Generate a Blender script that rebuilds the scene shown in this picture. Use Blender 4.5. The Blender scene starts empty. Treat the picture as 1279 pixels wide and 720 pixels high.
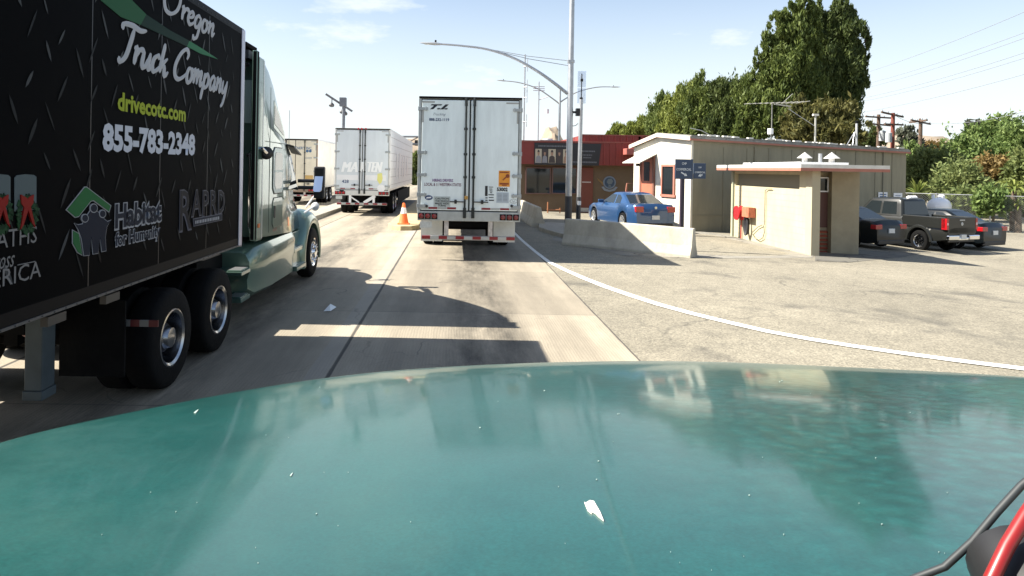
import bpy, bmesh, math, random
import numpy as np
from mathutils import Vector, Matrix
from mathutils.bvhtree import BVHTree
R = math.radians
random.seed(7)
rng = np.random.default_rng(11)
S = bpy.context.scene
C = S.collection

# ------------------------------------------------------------------ camera
CAM_H, F_PX, VX, VY, ROLL = 2.32, 810.0, 568.0, 210.0, R(1.0)
cd = bpy.data.cameras.new('camera')
cam = bpy.data.objects.new('camera', cd); C.objects.link(cam)
cd.sensor_width = 36.0
cd.lens = F_PX / 1279.0 * 36.0
cd.shift_x = (639.5 - VX) / 1279.0
cd.shift_y = -(359.7 - VY) / 1279.0
cd.clip_start = 0.05; cd.clip_end = 3000
cr, sr = math.cos(ROLL), math.sin(ROLL)
cam.matrix_world = Matrix(((cr, -sr, 0, 0), (0, 0, -1, 0), (sr, cr, 0, CAM_H), (0, 0, 0, 1)))
S.camera = cam

# ------------------------------------------------------------------ sky, sun, exposure
SUN_EL, SUN_AHEAD = R(45.5), R(1.0)
to_sun = Vector((-math.cos(SUN_EL) * math.cos(SUN_AHEAD), math.cos(SUN_EL) * math.sin(SUN_AHEAD), math.sin(SUN_EL)))
W = bpy.data.worlds.new('World'); S.world = W; W.use_nodes = True
nt = W.node_tree; nt.nodes.clear()
sky = nt.nodes.new('ShaderNodeTexSky'); sky.sky_type = 'NISHITA'; sky.sun_disc = False
sky.sun_elevation = SUN_EL
sky.sun_rotation = math.atan2(to_sun.x, to_sun.y)
sky.air_density = 1.0; sky.dust_density = 1.2; sky.ozone_density = 1.0; sky.altitude = 200
bg = nt.nodes.new('ShaderNodeBackground'); bg.inputs[1].default_value = 0.07
wo = nt.nodes.new('ShaderNodeOutputWorld')
tc = nt.nodes.new('ShaderNodeTexCoord')
mp = nt.nodes.new('ShaderNodeMapping'); mp.inputs['Scale'].default_value = (1.0, 1.0, 3.2)
no = nt.nodes.new('ShaderNodeTexNoise'); no.inputs['Scale'].default_value = 3.4; no.inputs['Detail'].default_value = 9; no.inputs['Roughness'].default_value = .58
rp = nt.nodes.new('ShaderNodeValToRGB'); rp.color_ramp.elements[0].position = .54; rp.color_ramp.elements[1].position = .68
rp.color_ramp.elements[1].color = (.8, .8, .8, 1)
mx = nt.nodes.new('ShaderNodeMixRGB'); mx.inputs[2].default_value = (5.3, 5.65, 5.8, 1)
L_ = nt.links.new
L_(tc.outputs['Generated'], mp.inputs[0]); L_(mp.outputs[0], no.inputs['Vector']); L_(no.outputs[0], rp.inputs[0])

sxyz = nt.nodes.new('ShaderNodeSeparateXYZ'); L_(tc.outputs['Generated'], sxyz.inputs[0])
hz = nt.nodes.new('ShaderNodeMapRange'); hz.interpolation_type = 'SMOOTHSTEP'; L_(sxyz.outputs[2], hz.inputs[0])
for i_, v_ in enumerate((-.03, .36, .95, .08)): hz.inputs[i_ + 1].default_value = v_
hx = nt.nodes.new('ShaderNodeMath'); hx.operation = 'MAXIMUM'; L_(hz.outputs[0], hx.inputs[0]); L_(rp.outputs[0], hx.inputs[1])
L_(hx.outputs[0], mx.inputs[0]); L_(sky.outputs[0], mx.inputs[1]); L_(mx.outputs[0], bg.inputs[0]); L_(bg.outputs[0], wo.inputs[0])
sd = bpy.data.lights.new('sun', 'SUN'); sd.energy = 5.0; sd.angle = R(.5); sd.color = (1.0, .94, .84)
so = bpy.data.objects.new('sun', sd); C.objects.link(so)
so.rotation_euler = to_sun.to_track_quat('Z', 'Y').to_euler(); so.location = (-20, 5, 30)
S.view_settings.view_transform = 'Standard'; S.view_settings.look = 'None'
S.view_settings.exposure = 1.5; S.view_settings.gamma = 1; S.view_settings.use_curve_mapping = False
S.cycles.max_bounces = 8; S.cycles.transparent_max_bounces = 12
S.cycles.sample_clamp_indirect = 8

# ------------------------------------------------------------------ survey helpers (measuring the place)
def gz(x):                                   # the lot falls away gently to the right of the lane
    return 0.0 if x < 2.3 else -0.0018 * min(x - 2.3, 16.0) ** 2
def at(px, py, Y):
    a = (px - VX) * Y / F_PX; b = (VY - py) * Y / F_PX
    return Vector((a * cr - b * sr, Y, CAM_H + a * sr + b * cr))
def gnd(px, py):
    Y = 20.0
    for _ in range(40):
        p = at(px, py, Y); h = (CAM_H - gz(p.x)) / max(CAM_H - p.z, 1e-4); Y *= h
    return at(px, py, Y)
SIDE_X = -2.9
def side(px, py, X=SIDE_X):
    Y = X * F_PX / ((px - VX) * cr - (VY - py) * sr)
    return at(px, py, Y)

# ------------------------------------------------------------------ materials
MATS = {}
def mat(name, col, rough=.6, metal=0.0, vary=0.0, vscale=3.0, bump=0.0, bscale=40.0, coat=0.0, spec=None, island=0.0, stretch=None):
    if name in MATS: return MATS[name]
    m = bpy.data.materials.new(name); m.use_nodes = True; n = m.node_tree; b = n.nodes['Principled BSDF']
    b.inputs['Base Color'].default_value = (*col, 1); b.inputs['Roughness'].default_value = rough; b.inputs['Metallic'].default_value = metal
    if coat: b.inputs['Coat Weight'].default_value = coat; b.inputs['Coat Roughness'].default_value = .04
    if spec is not None: b.inputs['Specular IOR Level'].default_value = spec
    src = None
    if vary or bump:
        t = n.nodes.new('ShaderNodeTexCoord'); vec = t.outputs['Object']
        if stretch:
            mpn = n.nodes.new('ShaderNodeMapping'); mpn.inputs['Scale'].default_value = stretch; n.links.new(vec, mpn.inputs[0]); vec = mpn.outputs[0]
    if vary:
        x = n.nodes.new('ShaderNodeTexNoise'); x.inputs['Scale'].default_value = vscale; x.inputs['Detail'].default_value = 7; x.inputs['Roughness'].default_value = .65
        n.links.new(vec, x.inputs['Vector'])
        r = n.nodes.new('ShaderNodeMapRange'); r.inputs['From Min'].default_value = .3; r.inputs['From Max'].default_value = .7
        r.inputs['To Min'].default_value = 1 - vary; r.inputs['To Max'].default_value = 1 + vary
        n.links.new(x.outputs[0], r.inputs[0])
        h = n.nodes.new('ShaderNodeVectorMath'); h.operation = 'SCALE'; h.inputs[0].default_value = col
        n.links.new(r.outputs[0], h.inputs['Scale']); src = h.outputs[0]; n.links.new(src, b.inputs['Base Color'])
    if island:
        g = n.nodes.new('ShaderNodeNewGeometry'); r2 = n.nodes.new('ShaderNodeMapRange')
        r2.inputs['To Min'].default_value = 1 - island; r2.inputs['To Max'].default_value = 1 + island
        n.links.new(g.outputs['Random Per Island'], r2.inputs[0])
        h2 = n.nodes.new('ShaderNodeVectorMath'); h2.operation = 'SCALE'; h2.inputs[0].default_value = col
        if src: n.links.new(src, h2.inputs[0])
        n.links.new(r2.outputs[0], h2.inputs['Scale']); n.links.new(h2.outputs[0], b.inputs['Base Color'])
    if bump:
        y = n.nodes.new('ShaderNodeTexNoise'); y.inputs['Scale'].default_value = bscale; y.inputs['Detail'].default_value = 4
        n.links.new(vec, y.inputs['Vector'])
        bp = n.nodes.new('ShaderNodeBump'); bp.inputs['Strength'].default_value = bump; bp.inputs['Distance'].default_value = .02
        n.links.new(y.outputs[0], bp.inputs['Height']); n.links.new(bp.outputs[0], b.inputs['Normal'])
    MATS[name] = m
    return m

class NG:                                     # tiny node-graph writer for the bigger materials
    def __init__(s, name):
        s.m = bpy.data.materials.new(name); s.m.use_nodes = True; s.n = s.m.node_tree; s.b = s.n.nodes['Principled BSDF']
    def node(s, t, **k):
        x = s.n.nodes.new(t)
        for a, v in k.items(): setattr(x, a, v)
        return x
    def put(s, sock, v):
        if hasattr(v, 'is_output'): s.n.links.new(v, sock)
        else: sock.default_value = v
    def math(s, op, a, b=0.0, c=None):
        x = s.node('ShaderNodeMath', operation=op); s.put(x.inputs[0], a); s.put(x.inputs[1], b)
        if c is not None: s.put(x.inputs[2], c)
        return x.outputs[0]
    def noise(s, vec, scale, detail=5, rough=.6, sc=None):
        if sc:
            m = s.node('ShaderNodeMapping'); m.inputs['Scale'].default_value = sc; s.n.links.new(vec, m.inputs[0]); vec = m.outputs[0]
        x = s.node('ShaderNodeTexNoise'); x.inputs['Scale'].default_value = scale; x.inputs['Detail'].default_value = detail; x.inputs['Roughness'].default_value = rough
        s.n.links.new(vec, x.inputs['Vector']); return x.outputs[0]
    def rng(s, v, a, b, c, d, smooth=False):
        x = s.node('ShaderNodeMapRange')
        if smooth: x.interpolation_type = 'SMOOTHSTEP'
        s.put(x.inputs[0], v)
        for i, q in enumerate((a, b, c, d)): x.inputs[i + 1].default_value = q
        return x.outputs[0]
    def mix(s, f, a, b):
        x = s.node('ShaderNodeMixRGB'); s.put(x.inputs[0], f); s.put(x.inputs[1], a); s.put(x.inputs[2], b); return x.outputs[0]
    def scale(s, c, f):
        x = s.node('ShaderNodeVectorMath', operation='SCALE'); s.put(x.inputs[0], c); s.put(x.inputs['Scale'], f); return x.outputs[0]
    def bump(s, h, strength, dist=.01):
        x = s.node('ShaderNodeBump'); x.inputs['Strength'].default_value = strength; x.inputs['Distance'].default_value = dist
        s.n.links.new(h, x.inputs['Height']); s.n.links.new(x.outputs[0], s.b.inputs['Normal'])

def concrete_road_mat():
    g = NG('road_concrete'); t = g.node('ShaderNodeTexCoord').outputs['Object']
    sp = g.node('ShaderNodeSeparateXYZ'); g.n.links.new(t, sp.inputs[0]); X, Y = sp.outputs[0], sp.outputs[1]
    # slab joints: across every 4.2 m, along at the lane line
    q = g.math('DIVIDE', g.math('SUBTRACT', Y, 10.4), 4.2)
    fr = g.math('ABSOLUTE', g.math('SUBTRACT', g.math('FRACT', g.math('ADD', q, .5)), .5))
    wob = g.math('MULTIPLY', g.math('SUBTRACT', g.noise(t, 2.5), .5), .006)
    jx = g.rng(g.math('ADD', fr, wob), .0012, .0042, 1, 0)
    lane = g.math('DIVIDE', g.math('ADD', X, 1.36), 3.68)
    fl = g.math('ABSOLUTE', g.math('SUBTRACT', g.math('FRACT', g.math('ADD', lane, .5)), .5))
    jl = g.rng(g.math('ADD', fl, wob), .004, .0085, 1, 0)
    joint = g.math('MAXIMUM', g.math('MULTIPLY', jx, .55), jl)
    wn = g.node('ShaderNodeTexWhiteNoise', noise_dimensions='2D'); cb = g.node('ShaderNodeCombineXYZ')
    g.put(cb.inputs[0], g.math('FLOOR', lane)); g.put(cb.inputs[1], g.math('FLOOR', q)); g.n.links.new(cb.outputs[0], wn.inputs[0])
    tone = g.rng(wn.outputs[0], 0, 1, .9, 1.08)
    worn = g.math('MULTIPLY', g.rng(Y, 10.38, 10.42, 0, 1), g.rng(Y, 14.58, 14.62, 1, 0))   # the older, greyer slab
    worn = g.math('MULTIPLY', worn, g.rng(X, -1.4, -1.36, 0, 1))
    tone = g.math('MULTIPLY', tone, g.math('SUBTRACT', 1, g.math('MULTIPLY', worn, .2)))
    big = g.rng(g.noise(t, .55, 6, .65), .3, .7, .86, 1.1)
    strk = g.rng(g.noise(t, 3.0, 6, .7, (1, .12, 1)), .3, .7, .8, 1.14)
    fine = g.rng(g.noise(t, 55, 4), .3, .7, .86, 1.12)
    # oil drip band in the middle of the lane, tyre bands either side
    oil = g.math('MULTIPLY', g.rng(g.math('ABSOLUTE', g.math('SUBTRACT', g.math('MULTIPLY', fl, 3.68), 1.72)), .05, .9, 1, 0, True), g.rng(g.noise(t, 1.6, 8, .75, (1, .22, 1)), .3, .66, .1, 1))
    tyre = g.math('MULTIPLY', g.rng(g.math('ABSOLUTE', g.math('SUBTRACT', g.math('MULTIPLY', fl, 3.68), .75)), .1, .5, 1, 0, True), .2)
    k = g.math('MULTIPLY', g.math('MULTIPLY', tone, big), g.math('MULTIPLY', strk, fine))
    k = g.math('MULTIPLY', k, g.math('SUBTRACT', 1, g.math('MULTIPLY', oil, .84)))
    k = g.math('MULTIPLY', k, g.math('SUBTRACT', 1, tyre))
    col = g.scale((.325, .282, .212), k)
    # strip of newer grout beside the long joint
    strip = g.math('MULTIPLY', g.rng(X, -1.62, -1.60, 0, 1), g.rng(X, -1.40, -1.38, 1, 0))
    col = g.mix(g.math('MULTIPLY', strip, .55), col, (.31, .285, .24, 1))
    cr1 = g.node('ShaderNodeTexVoronoi', feature='DISTANCE_TO_EDGE'); cr1.inputs['Scale'].default_value = .35
    off = g.node('ShaderNodeVectorMath', operation='MULTIPLY_ADD'); nv = g.node('ShaderNodeTexNoise'); nv.inputs['Scale'].default_value = 1.3; g.n.links.new(t, nv.inputs['Vector'])
    g.n.links.new(nv.outputs['Color'], off.inputs[0]); off.inputs[1].default_value = (1.4, 1.4, 0); g.n.links.new(t, off.inputs[2]); g.n.links.new(off.outputs[0], cr1.inputs['Vector'])
    crack = g.rng(cr1.outputs['Distance'], .0015, .006, .5, 0)
    dark = g.math('MAXIMUM', joint, g.math('MULTIPLY', crack, g.rng(g.noise(t, .8), .48, .6, 0, 1)))
    col = g.mix(g.math('MULTIPLY', dark, .88), col, (.035, .033, .03, 1))
    g.put(g.b.inputs['Base Color'], col); g.b.inputs['Roughness'].default_value = .85
    tine = g.math('SINE', g.math('MULTIPLY', g.math('ADD', X, g.math('MULTIPLY', g.noise(t, 6, 3, .5, (1, .25, 1)), .05)), 2 * math.pi / .04))
    tine = g.math('MULTIPLY', tine, g.rng(Y, 10.3, 10.5, 1.0, .1))
    h = g.math('SUBTRACT', g.math('ADD', g.math('MULTIPLY', tine, .35), g.math('MULTIPLY', g.noise(t, 90, 3), .5)), g.math('MULTIPLY', dark, 2.5))
    g.bump(h, .32, .006)
    return g.m

def asphalt_mat():
    g = NG('lot_asphalt'); t = g.node('ShaderNodeTexCoord').outputs['Object']
    big = g.rng(g.noise(t, .28, 6, .65), .3, .7, .8, 1.14)
    mid = g.rng(g.noise(t, 2.3, 7, .7), .3, .7, .86, 1.12)
    agg = g.node('ShaderNodeTexVoronoi'); agg.inputs['Scale'].default_value = 42; g.n.links.new(t, agg.inputs['Vector'])
    ag = g.rng(agg.outputs['Color'], 0, 1, .6, 1.36)
    k = g.math('MULTIPLY', g.math('MULTIPLY', big, mid), ag)
    col = g.scale((.222, .2, .15), k)
    oil = g.rng(g.noise(t, .42, 7, .65), .53, .68, 0, .6, True)
    col = g.mix(oil, col, (.055, .052, .045, 1))
    v = g.node('ShaderNodeTexVoronoi', feature='DISTANCE_TO_EDGE'); v.inputs['Scale'].default_value = .22
    off = g.node('ShaderNodeVectorMath', operation='MULTIPLY_ADD'); nv = g.node('ShaderNodeTexNoise'); nv.inputs['Scale'].default_value = .9; nv.inputs['Detail'].default_value = 6; g.n.links.new(t, nv.inputs['Vector'])
    g.n.links.new(nv.outputs['Color'], off.inputs[0]); off.inputs[1].default_value = (2.2, 2.2, 0); g.n.links.new(t, off.inputs[2]); g.n.links.new(off.outputs[0], v.inputs['Vector'])
    crack = g.math('MULTIPLY', g.rng(v.outputs['Distance'], .001, .0075, 1, 0), g.rng(g.noise(t, .35), .46, .62, 0, .6))
    col = g.mix(crack, col, (.04, .038, .034, 1))
    g.put(g.b.inputs['Base Color'], col); g.b.inputs['Roughness'].default_value = .9
    g.bump(g.math('SUBTRACT', agg.outputs['Distance'], g.math('MULTIPLY', crack, 1.5)), .4, .01)
    return g.m

def patch_mat(name, c):
    g = NG(name); t = g.node('ShaderNodeTexCoord').outputs['Object']
    k = g.math('MULTIPLY', g.rng(g.noise(t, .8, 6, .7), .3, .7, .75, 1.2), g.rng(g.noise(t, 30, 5), .3, .7, .82, 1.15))
    col = g.scale(c, k)
    v = g.node('ShaderNodeTexVoronoi', feature='DISTANCE_TO_EDGE'); v.inputs['Scale'].default_value = .45
    off = g.node('ShaderNodeVectorMath', operation='MULTIPLY_ADD'); nv = g.node('ShaderNodeTexNoise'); nv.inputs['Scale'].default_value = 1.1; g.n.links.new(t, nv.inputs['Vector'])
    g.n.links.new(nv.outputs['Color'], off.inputs[0]); off.inputs[1].default_value = (1.8, 1.8, 0); g.n.links.new(t, off.inputs[2]); g.n.links.new(off.outputs[0], v.inputs['Vector'])
    crack = g.rng(v.outputs['Distance'], .004, .02, .9, 0)
    col = g.mix(crack, col, (.05, .047, .04, 1))
    g.put(g.b.inputs['Base Color'], col); g.b.inputs['Roughness'].default_value = .9
    g.bump(g.noise(t, 40, 4), .4, .01)
    return g.m

M = dict(
    steel=mat('galvanised_steel', (.42, .43, .44), .45, .85, .12, 5), alu=mat('aluminium', (.62, .63, .64), .35, .9, .06, 6),
    chrome=mat('chrome', (.36, .37, .39), .2, 1.0), bright=mat('bright_chrome', (.8, .81, .83), .12, 1.0), black=mat('black_plastic', (.012, .012, .013), .5), rubber=mat('tyre_rubber', (.005, .005, .005), .85, 0, .3, 9, .3, 30, spec=.15),  # chrome darkened to stand for the dim view the dual rims mirror
    glass=mat('dark_window_glass', (.012, .016, .018), .05, 0, spec=.6), dark=mat('dark_chassis', (.004, .004, .0045), .8, 0, .3, 4, spec=.15),
    white=mat('white_paint', (.76, .77, .78), .35, 0, .05, 2.5, spec=.4), dirtywhite=mat('road_dusted_white_paint', (.66, .69, .69), .4, 0, .09, 1.6, .05, 12),
    cream=mat('cream_trailer_paint', (.76, .72, .63), .45, 0, .12, 2), red=mat('red_lens', (.34, .008, .012), .18, coat=.5), darkred=mat('dim_red_lens', (.16, .018, .02), .25, coat=.4),
    orange=mat('orange_plastic', (.85, .16, .03), .5, 0, .12, 8), ink=mat('black_lettering', (.015, .015, .018), .5), navy=mat('navy_lettering', (.025, .06, .16), .5),
    tape_red=mat('red_reflective_tape', (.22, .012, .018), .3), tape_white=mat('white_reflective_tape', (.40, .41, .39), .3),
)
print('p1 ok')
# ------------------------------------------------------------------ mesh writing
WORLDROOT = set()
def woff(o):
    v = Vector((0, 0, 0)); r = o
    while o is not None: v = v + o.location; r = o; o = o.parent
    return v if r.name in WORLDROOT else Vector((0, 0, 0))
class MB:
    def __init__(s): s.v = []; s.f = []; s.mi = []
    def add(s, vs, fs, mi=0):
        k = len(s.v); s.v += [tuple(p) for p in vs]; s.f += [tuple(i + k for i in f) for f in fs]; s.mi += [mi] * len(fs); return s
    def box(s, x0, x1, y0, y1, z0, z1, mi=0, rot=None):
        P = [(x0, y0, z0), (x1, y0, z0), (x1, y1, z0), (x0, y1, z0), (x0, y0, z1), (x1, y0, z1), (x1, y1, z1), (x0, y1, z1)]
        return s.add(P, [(3, 2, 1, 0), (4, 5, 6, 7), (0, 1, 5, 4), (1, 2, 6, 5), (2, 3, 7, 6), (3, 0, 4, 7)], mi)
    def obox(s, c, u, v, w, mi=0):           # oriented box: centre, three half-extent vectors
        c, u, v, w = map(Vector, (c, u, v, w))
        P = [c - u - v - w, c + u - v - w, c + u + v - w, c - u + v - w, c - u - v + w, c + u - v + w, c + u + v + w, c - u + v + w]
        return s.add(P, [(3, 2, 1, 0), (4, 5, 6, 7), (0, 1, 5, 4), (1, 2, 6, 5), (2, 3, 7, 6), (3, 0, 4, 7)], mi)
    def loft(s, rings, cap=True, mi=0, closed=True):
        n = len(rings[0]); k = len(s.v)
        for r in rings: s.v += [tuple(p) for p in r]
        for i in range(len(rings) - 1):
            for j in range(n if closed else n - 1):
                a = k + i * n + j; b = k + i * n + (j + 1) % n
                s.f.append((a, b, b + n, a + n)); s.mi.append(mi)
        if cap:
            s.f.append(tuple(k + j for j in reversed(range(n)))); s.mi.append(mi)
            s.f.append(tuple(k + (len(rings) - 1) * n + j for j in range(n))); s.mi.append(mi)
        return s
    def tube(s, pts, r, seg=8, mi=0, cap=True):
        pts = [Vector(p) for p in pts]; rings = []; rr = r if isinstance(r, (list, tuple)) else [r] * len(pts)
        up = None
        for i, p in enumerate(pts):
            d = (pts[min(i + 1, len(pts) - 1)] - pts[max(i - 1, 0)]).normalized()
            if up is None: up = Vector((0, 0, 1)) if abs(d.z) < .9 else Vector((1, 0, 0))
            a = d.cross(up).normalized(); b = a.cross(d).normalized(); up = b
            rings.append([p + (a * math.cos(t) + b * math.sin(t)) * rr[i] for t in [2 * math.pi * q / seg for q in range(seg)]])
        return s.loft(rings, cap, mi)
    def lathe(s, prof, c, axis, seg=24, mi=0, cap=False):
        c = Vector(c); ax = Vector(axis).normalized(); a = ax.orthogonal().normalized(); b = ax.cross(a)
        rings = [[c + ax * h + (a * math.cos(t) + b * math.sin(t)) * max(r, 1e-4) for t in [2 * math.pi * q / seg for q in range(seg)]] for r, h in prof]
        return s.loft(rings, cap, mi)
    def flat(s, poly, o, r, u, d0, d1, mi=0):  # polygon in a plane frame, from depth d0 to d1 along its normal
        o, r, u = Vector(o), Vector(r).normalized(), Vector(u).normalized(); n = r.cross(u); k = len(poly)
        ar = sum(poly[i][0] * poly[(i + 1) % k][1] - poly[(i + 1) % k][0] * poly[i][1] for i in range(k))
        if ar < 0: poly = poly[::-1]
        V = [o + r * x + u * y + n * d0 for x, y in poly] + [o + r * x + u * y + n * d1 for x, y in poly]
        return s.add(V, [tuple(reversed(range(k))), tuple(range(k, 2 * k))] + [(i, (i + 1) % k, (i + 1) % k + k, i + k) for i in range(k)], mi)
    def build(s, name, mats, parent=None, smooth=False, bevel=0.0, seg=2, angle=35, tri=False):
        me = bpy.data.meshes.new(name)
        off = woff(parent) if parent is not None else Vector((0, 0, 0))
        vs = [(p[0] - off.x, p[1] - off.y, p[2] - off.z) for p in s.v]
        me.from_pydata(vs, [], s.f)
        for i, k in enumerate(s.mi): me.polygons[i].material_index = k
        if bevel or tri:
            bm = bmesh.new(); bm.from_mesh(me)
            bmesh.ops.recalc_face_normals(bm, faces=bm.faces)
            if tri: bmesh.ops.triangulate(bm, faces=[f for f in bm.faces if len(f.verts) > 4])
            if bevel:
                E = [e for e in bm.edges if len(e.link_faces) == 2 and e.calc_face_angle(0) > R(25)]
                bmesh.ops.bevel(bm, geom=E, offset=bevel, segments=seg, affect='EDGES', profile=.5, clamp_overlap=True)
            bm.to_mesh(me); bm.free()
        if smooth:
            me.polygons.foreach_set('use_smooth', [True] * len(me.polygons)); me.set_sharp_from_angle(angle=R(angle))
        for m in (mats if isinstance(mats, (list, tuple)) else [mats]): me.materials.append(m)
        me.update()
        o = bpy.data.objects.new(name, me); C.objects.link(o)
        if parent is not None: o.parent = parent
        return o
def tag(o, label=None, cat=None, group=None, kind=None):
    if label: o['label'] = label
    if cat: o['category'] = cat
    if group: o['group'] = group
    if kind: o['kind'] = kind
    return o
def thing(name, label, cat, loc=(0, 0, 0), rz=0.0, group=None, local=False):
    o = bpy.data.objects.new(name, None); C.objects.link(o); o.location = loc; o.rotation_euler = (0, 0, rz); o.empty_display_size = .2
    if not local: WORLDROOT.add(o.name)
    return tag(o, label, cat, group)
def copy_tree(o, parent=None):
    c = o.copy(); C.objects.link(c)
    if parent is not None: c.parent = parent
    for ch in list(o.children): copy_tree(ch, c)
    return c
def put_mesh(name, me, parent, loc=(0, 0, 0), rot=(0, 0, 0)):
    o = bpy.data.objects.new(name, me); C.objects.link(o); o.parent = parent; o.location = loc; o.rotation_euler = rot; return o

# ------------------------------------------------------------------ lettering
def text(s, m, parent, o, right, up, width, height, shear=0.0, bold=0.0, depth=.003, name='lettering', align='L', off=.004):
    cu = bpy.data.curves.new('lettering', 'FONT'); cu.body = s; cu.size = 1; cu.shear = shear; cu.offset = bold; cu.resolution_u = 2
    ob = bpy.data.objects.new('lettering', cu); C.objects.link(ob)
    bpy.context.view_layer.update()
    me = bpy.data.meshes.new_from_object(ob.evaluated_get(bpy.context.evaluated_depsgraph_get()))
    bpy.data.objects.remove(ob); bpy.data.curves.remove(cu)
    n = len(me.vertices); co = np.empty(n * 3); me.vertices.foreach_get('co', co); co = co.reshape(-1, 3)
    x0, x1, y1 = co[:, 0].min(), co[:, 0].max(), co[:, 1].max()
    kx, ky = width / (x1 - x0), height / y1
    r, u = Vector(right).normalized(), Vector(up).normalized(); nn = r.cross(u)
    base = Vector(o) - woff(parent) - r * (width / 2 if align == 'C' else 0)
    B = np.array([list(r), list(u), list(nn)])
    flat = np.stack([(co[:, 0] - x0) * kx, co[:, 1] * ky, np.full(n, off)], 1)
    P = flat @ B + np.array(list(base))
    me.vertices.foreach_set('co', P.ravel())
    me.materials.clear(); me.materials.append(m); me.update()
    ob = bpy.data.objects.new(name, me); C.objects.link(ob); ob.parent = parent
    return ob

GLYPH = {  # brush-script strokes: (advance, [strokes]); x-height 1
    'O': (1.75, [[(1.25, 1.75), (.75, 2.05), (.25, 1.55), (.05, .8), (.3, .12), (.8, .0), (1.3, .45), (1.5, 1.2), (1.35, 1.85), (.95, 2.0), (.7, 1.7)]]),
    'T': (.8, [[(-.35, 1.75), (-.25, 2.1), (.35, 2.2), (1.0, 2.1), (1.5, 2.25)], [(.55, 2.1), (.42, 1.2), (.25, .35), (-.05, -.05), (-.3, .12)]]),
    'C': (1.35, [[(1.15, 1.5), (1.25, 1.95), (.95, 2.2), (.45, 1.75), (.08, .9), (.15, .2), (.55, -.02), (1.05, .25), (1.35, .6)]]),
    'r': (.72, [[(0, .85), (.18, 1.0), (.12, .0)], [(.13, .45), (.4, .95), (.65, 1.0), (.72, .8)]]),
    'e': (.75, [[(.05, .45), (.4, .6), (.55, .85), (.35, 1.02), (.1, .75), (.05, .3), (.25, .0), (.5, .08), (.78, .4)]]),
    'g': (.85, [[(.62, .9), (.35, 1.02), (.08, .65), (.1, .15), (.35, .05), (.62, .5), (.68, .98)], [(.68, .98), (.6, .0), (.45, -.75), (.15, -.95), (.05, -.65)]]),
    'o': (.78, [[(.5, .98), (.2, .95), (.05, .5), (.15, .05), (.42, .02), (.62, .45), (.52, .95), (.78, .88)]]),
    'n': (.88, [[(0, .85), (.15, 1.0), (.08, 0)], [(.1, .4), (.38, .95), (.58, .95), (.55, .4), (.6, .03), (.85, .35)]]),
    'm': (1.25, [[(0, .85), (.15, 1.0), (.08, 0)], [(.1, .4), (.34, .95), (.5, .95), (.46, 0)], [(.48, .4), (.74, .95), (.92, .95), (.88, .4), (.95, .03), (1.2, .35)]]),
    'u': (.85, [[(.1, 1.0), (.03, .4), (.12, .02), (.35, .15), (.58, .75)], [(.63, 1.0), (.56, .3), (.66, .0), (.88, .35)]]),
    'c': (.7, [[(.58, .8), (.45, 1.02), (.15, .8), (.05, .35), (.2, .0), (.48, .1), (.72, .4)]]),
    'k': (.85, [[(.22, 1.95), (.12, 1.0), (.05, 0)], [(.62, 1.05), (.15, .5), (.4, .45), (.55, -.1), (.85, .2)]]),
    'p': (.88, [[(.12, 1.05), (.05, .0), (-.08, -1.0)], [(.08, .5), (.35, 1.0), (.62, .8), (.6, .3), (.35, .0), (.1, .12)]]),
    'a': (.85, [[(.58, .9), (.32, 1.02), (.06, .6), (.1, .08), (.35, .08), (.6, .6)], [(.65, 1.0), (.56, .25), (.66, .0), (.88, .35)]]),
    'y': (.85, [[(.1, 1.0), (.04, .4), (.15, .08), (.38, .2), (.6, .8)], [(.68, 1.05), (.55, .0), (.35, -.8), (.05, -1.15)]]),
    ' ': (.55, []),
}
def catmull(p, n=6):
    out = []; q = [p[0]] + list(p) + [p[-1]]
    for i in range(1, len(q) - 2):
        for k in range(n):
            t = k / n
            out.append(tuple(.5 * ((2 * q[i][j]) + (-q[i - 1][j] + q[i + 1][j]) * t + (2 * q[i - 1][j] - 5 * q[i][j] + 4 * q[i + 1][j] - q[i + 2][j]) * t * t + (-q[i - 1][j] + 3 * q[i][j] - 3 * q[i + 1][j] + q[i + 2][j]) * t ** 3) for j in (0, 1)))
    out.append(tuple(p[-1])); return out
def script(s, m, parent, o, right, up, width, xh, slant=.28, pen=.15, name='lettering'):
    o, r, u = Vector(o), Vector(right).normalized(), Vector(up).normalized(); n = r.cross(u)
    adv = sum(GLYPH[c][0] for c in s); kx = width / (adv * xh)
    mb = MB(); x = 0; lift = 0.0
    for c in s:
        a, strokes = GLYPH[c]
        for st in strokes:
            P = catmull([((x + px + py * slant / max(kx, .3)) * kx * xh, py * xh) for px, py in st]); k = len(P); V = []
            lift += .0002
            for i, p in enumerate(P):
                d = (P[min(i + 1, k - 1)][0] - P[max(i - 1, 0)][0], P[min(i + 1, k - 1)][1] - P[max(i - 1, 0)][1]); l = math.hypot(*d) or 1; d = (d[0] / l, d[1] / l)
                w = pen * xh * (.5 + .5 * abs(d[1] * math.cos(R(20)) - d[0] * math.sin(R(20)))) * min(1, .45 + 4 * min(i, k - 1 - i) / k)
                q = (-d[1] * w, d[0] * w); c3 = o + r * p[0] + u * p[1]
                V += [c3 + r * q[0] + u * q[1] + n * .003, c3 + n * (.006 + lift), c3 - r * q[0] - u * q[1] + n * .003]
            F = []
            for i in range(k - 1):
                b = 3 * i; F += [(b, b + 1, b + 4, b + 3), (b + 1, b + 2, b + 5, b + 4)]
            mb.add(V, F)
        x += a
    return mb.build(name, m, parent)

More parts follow.
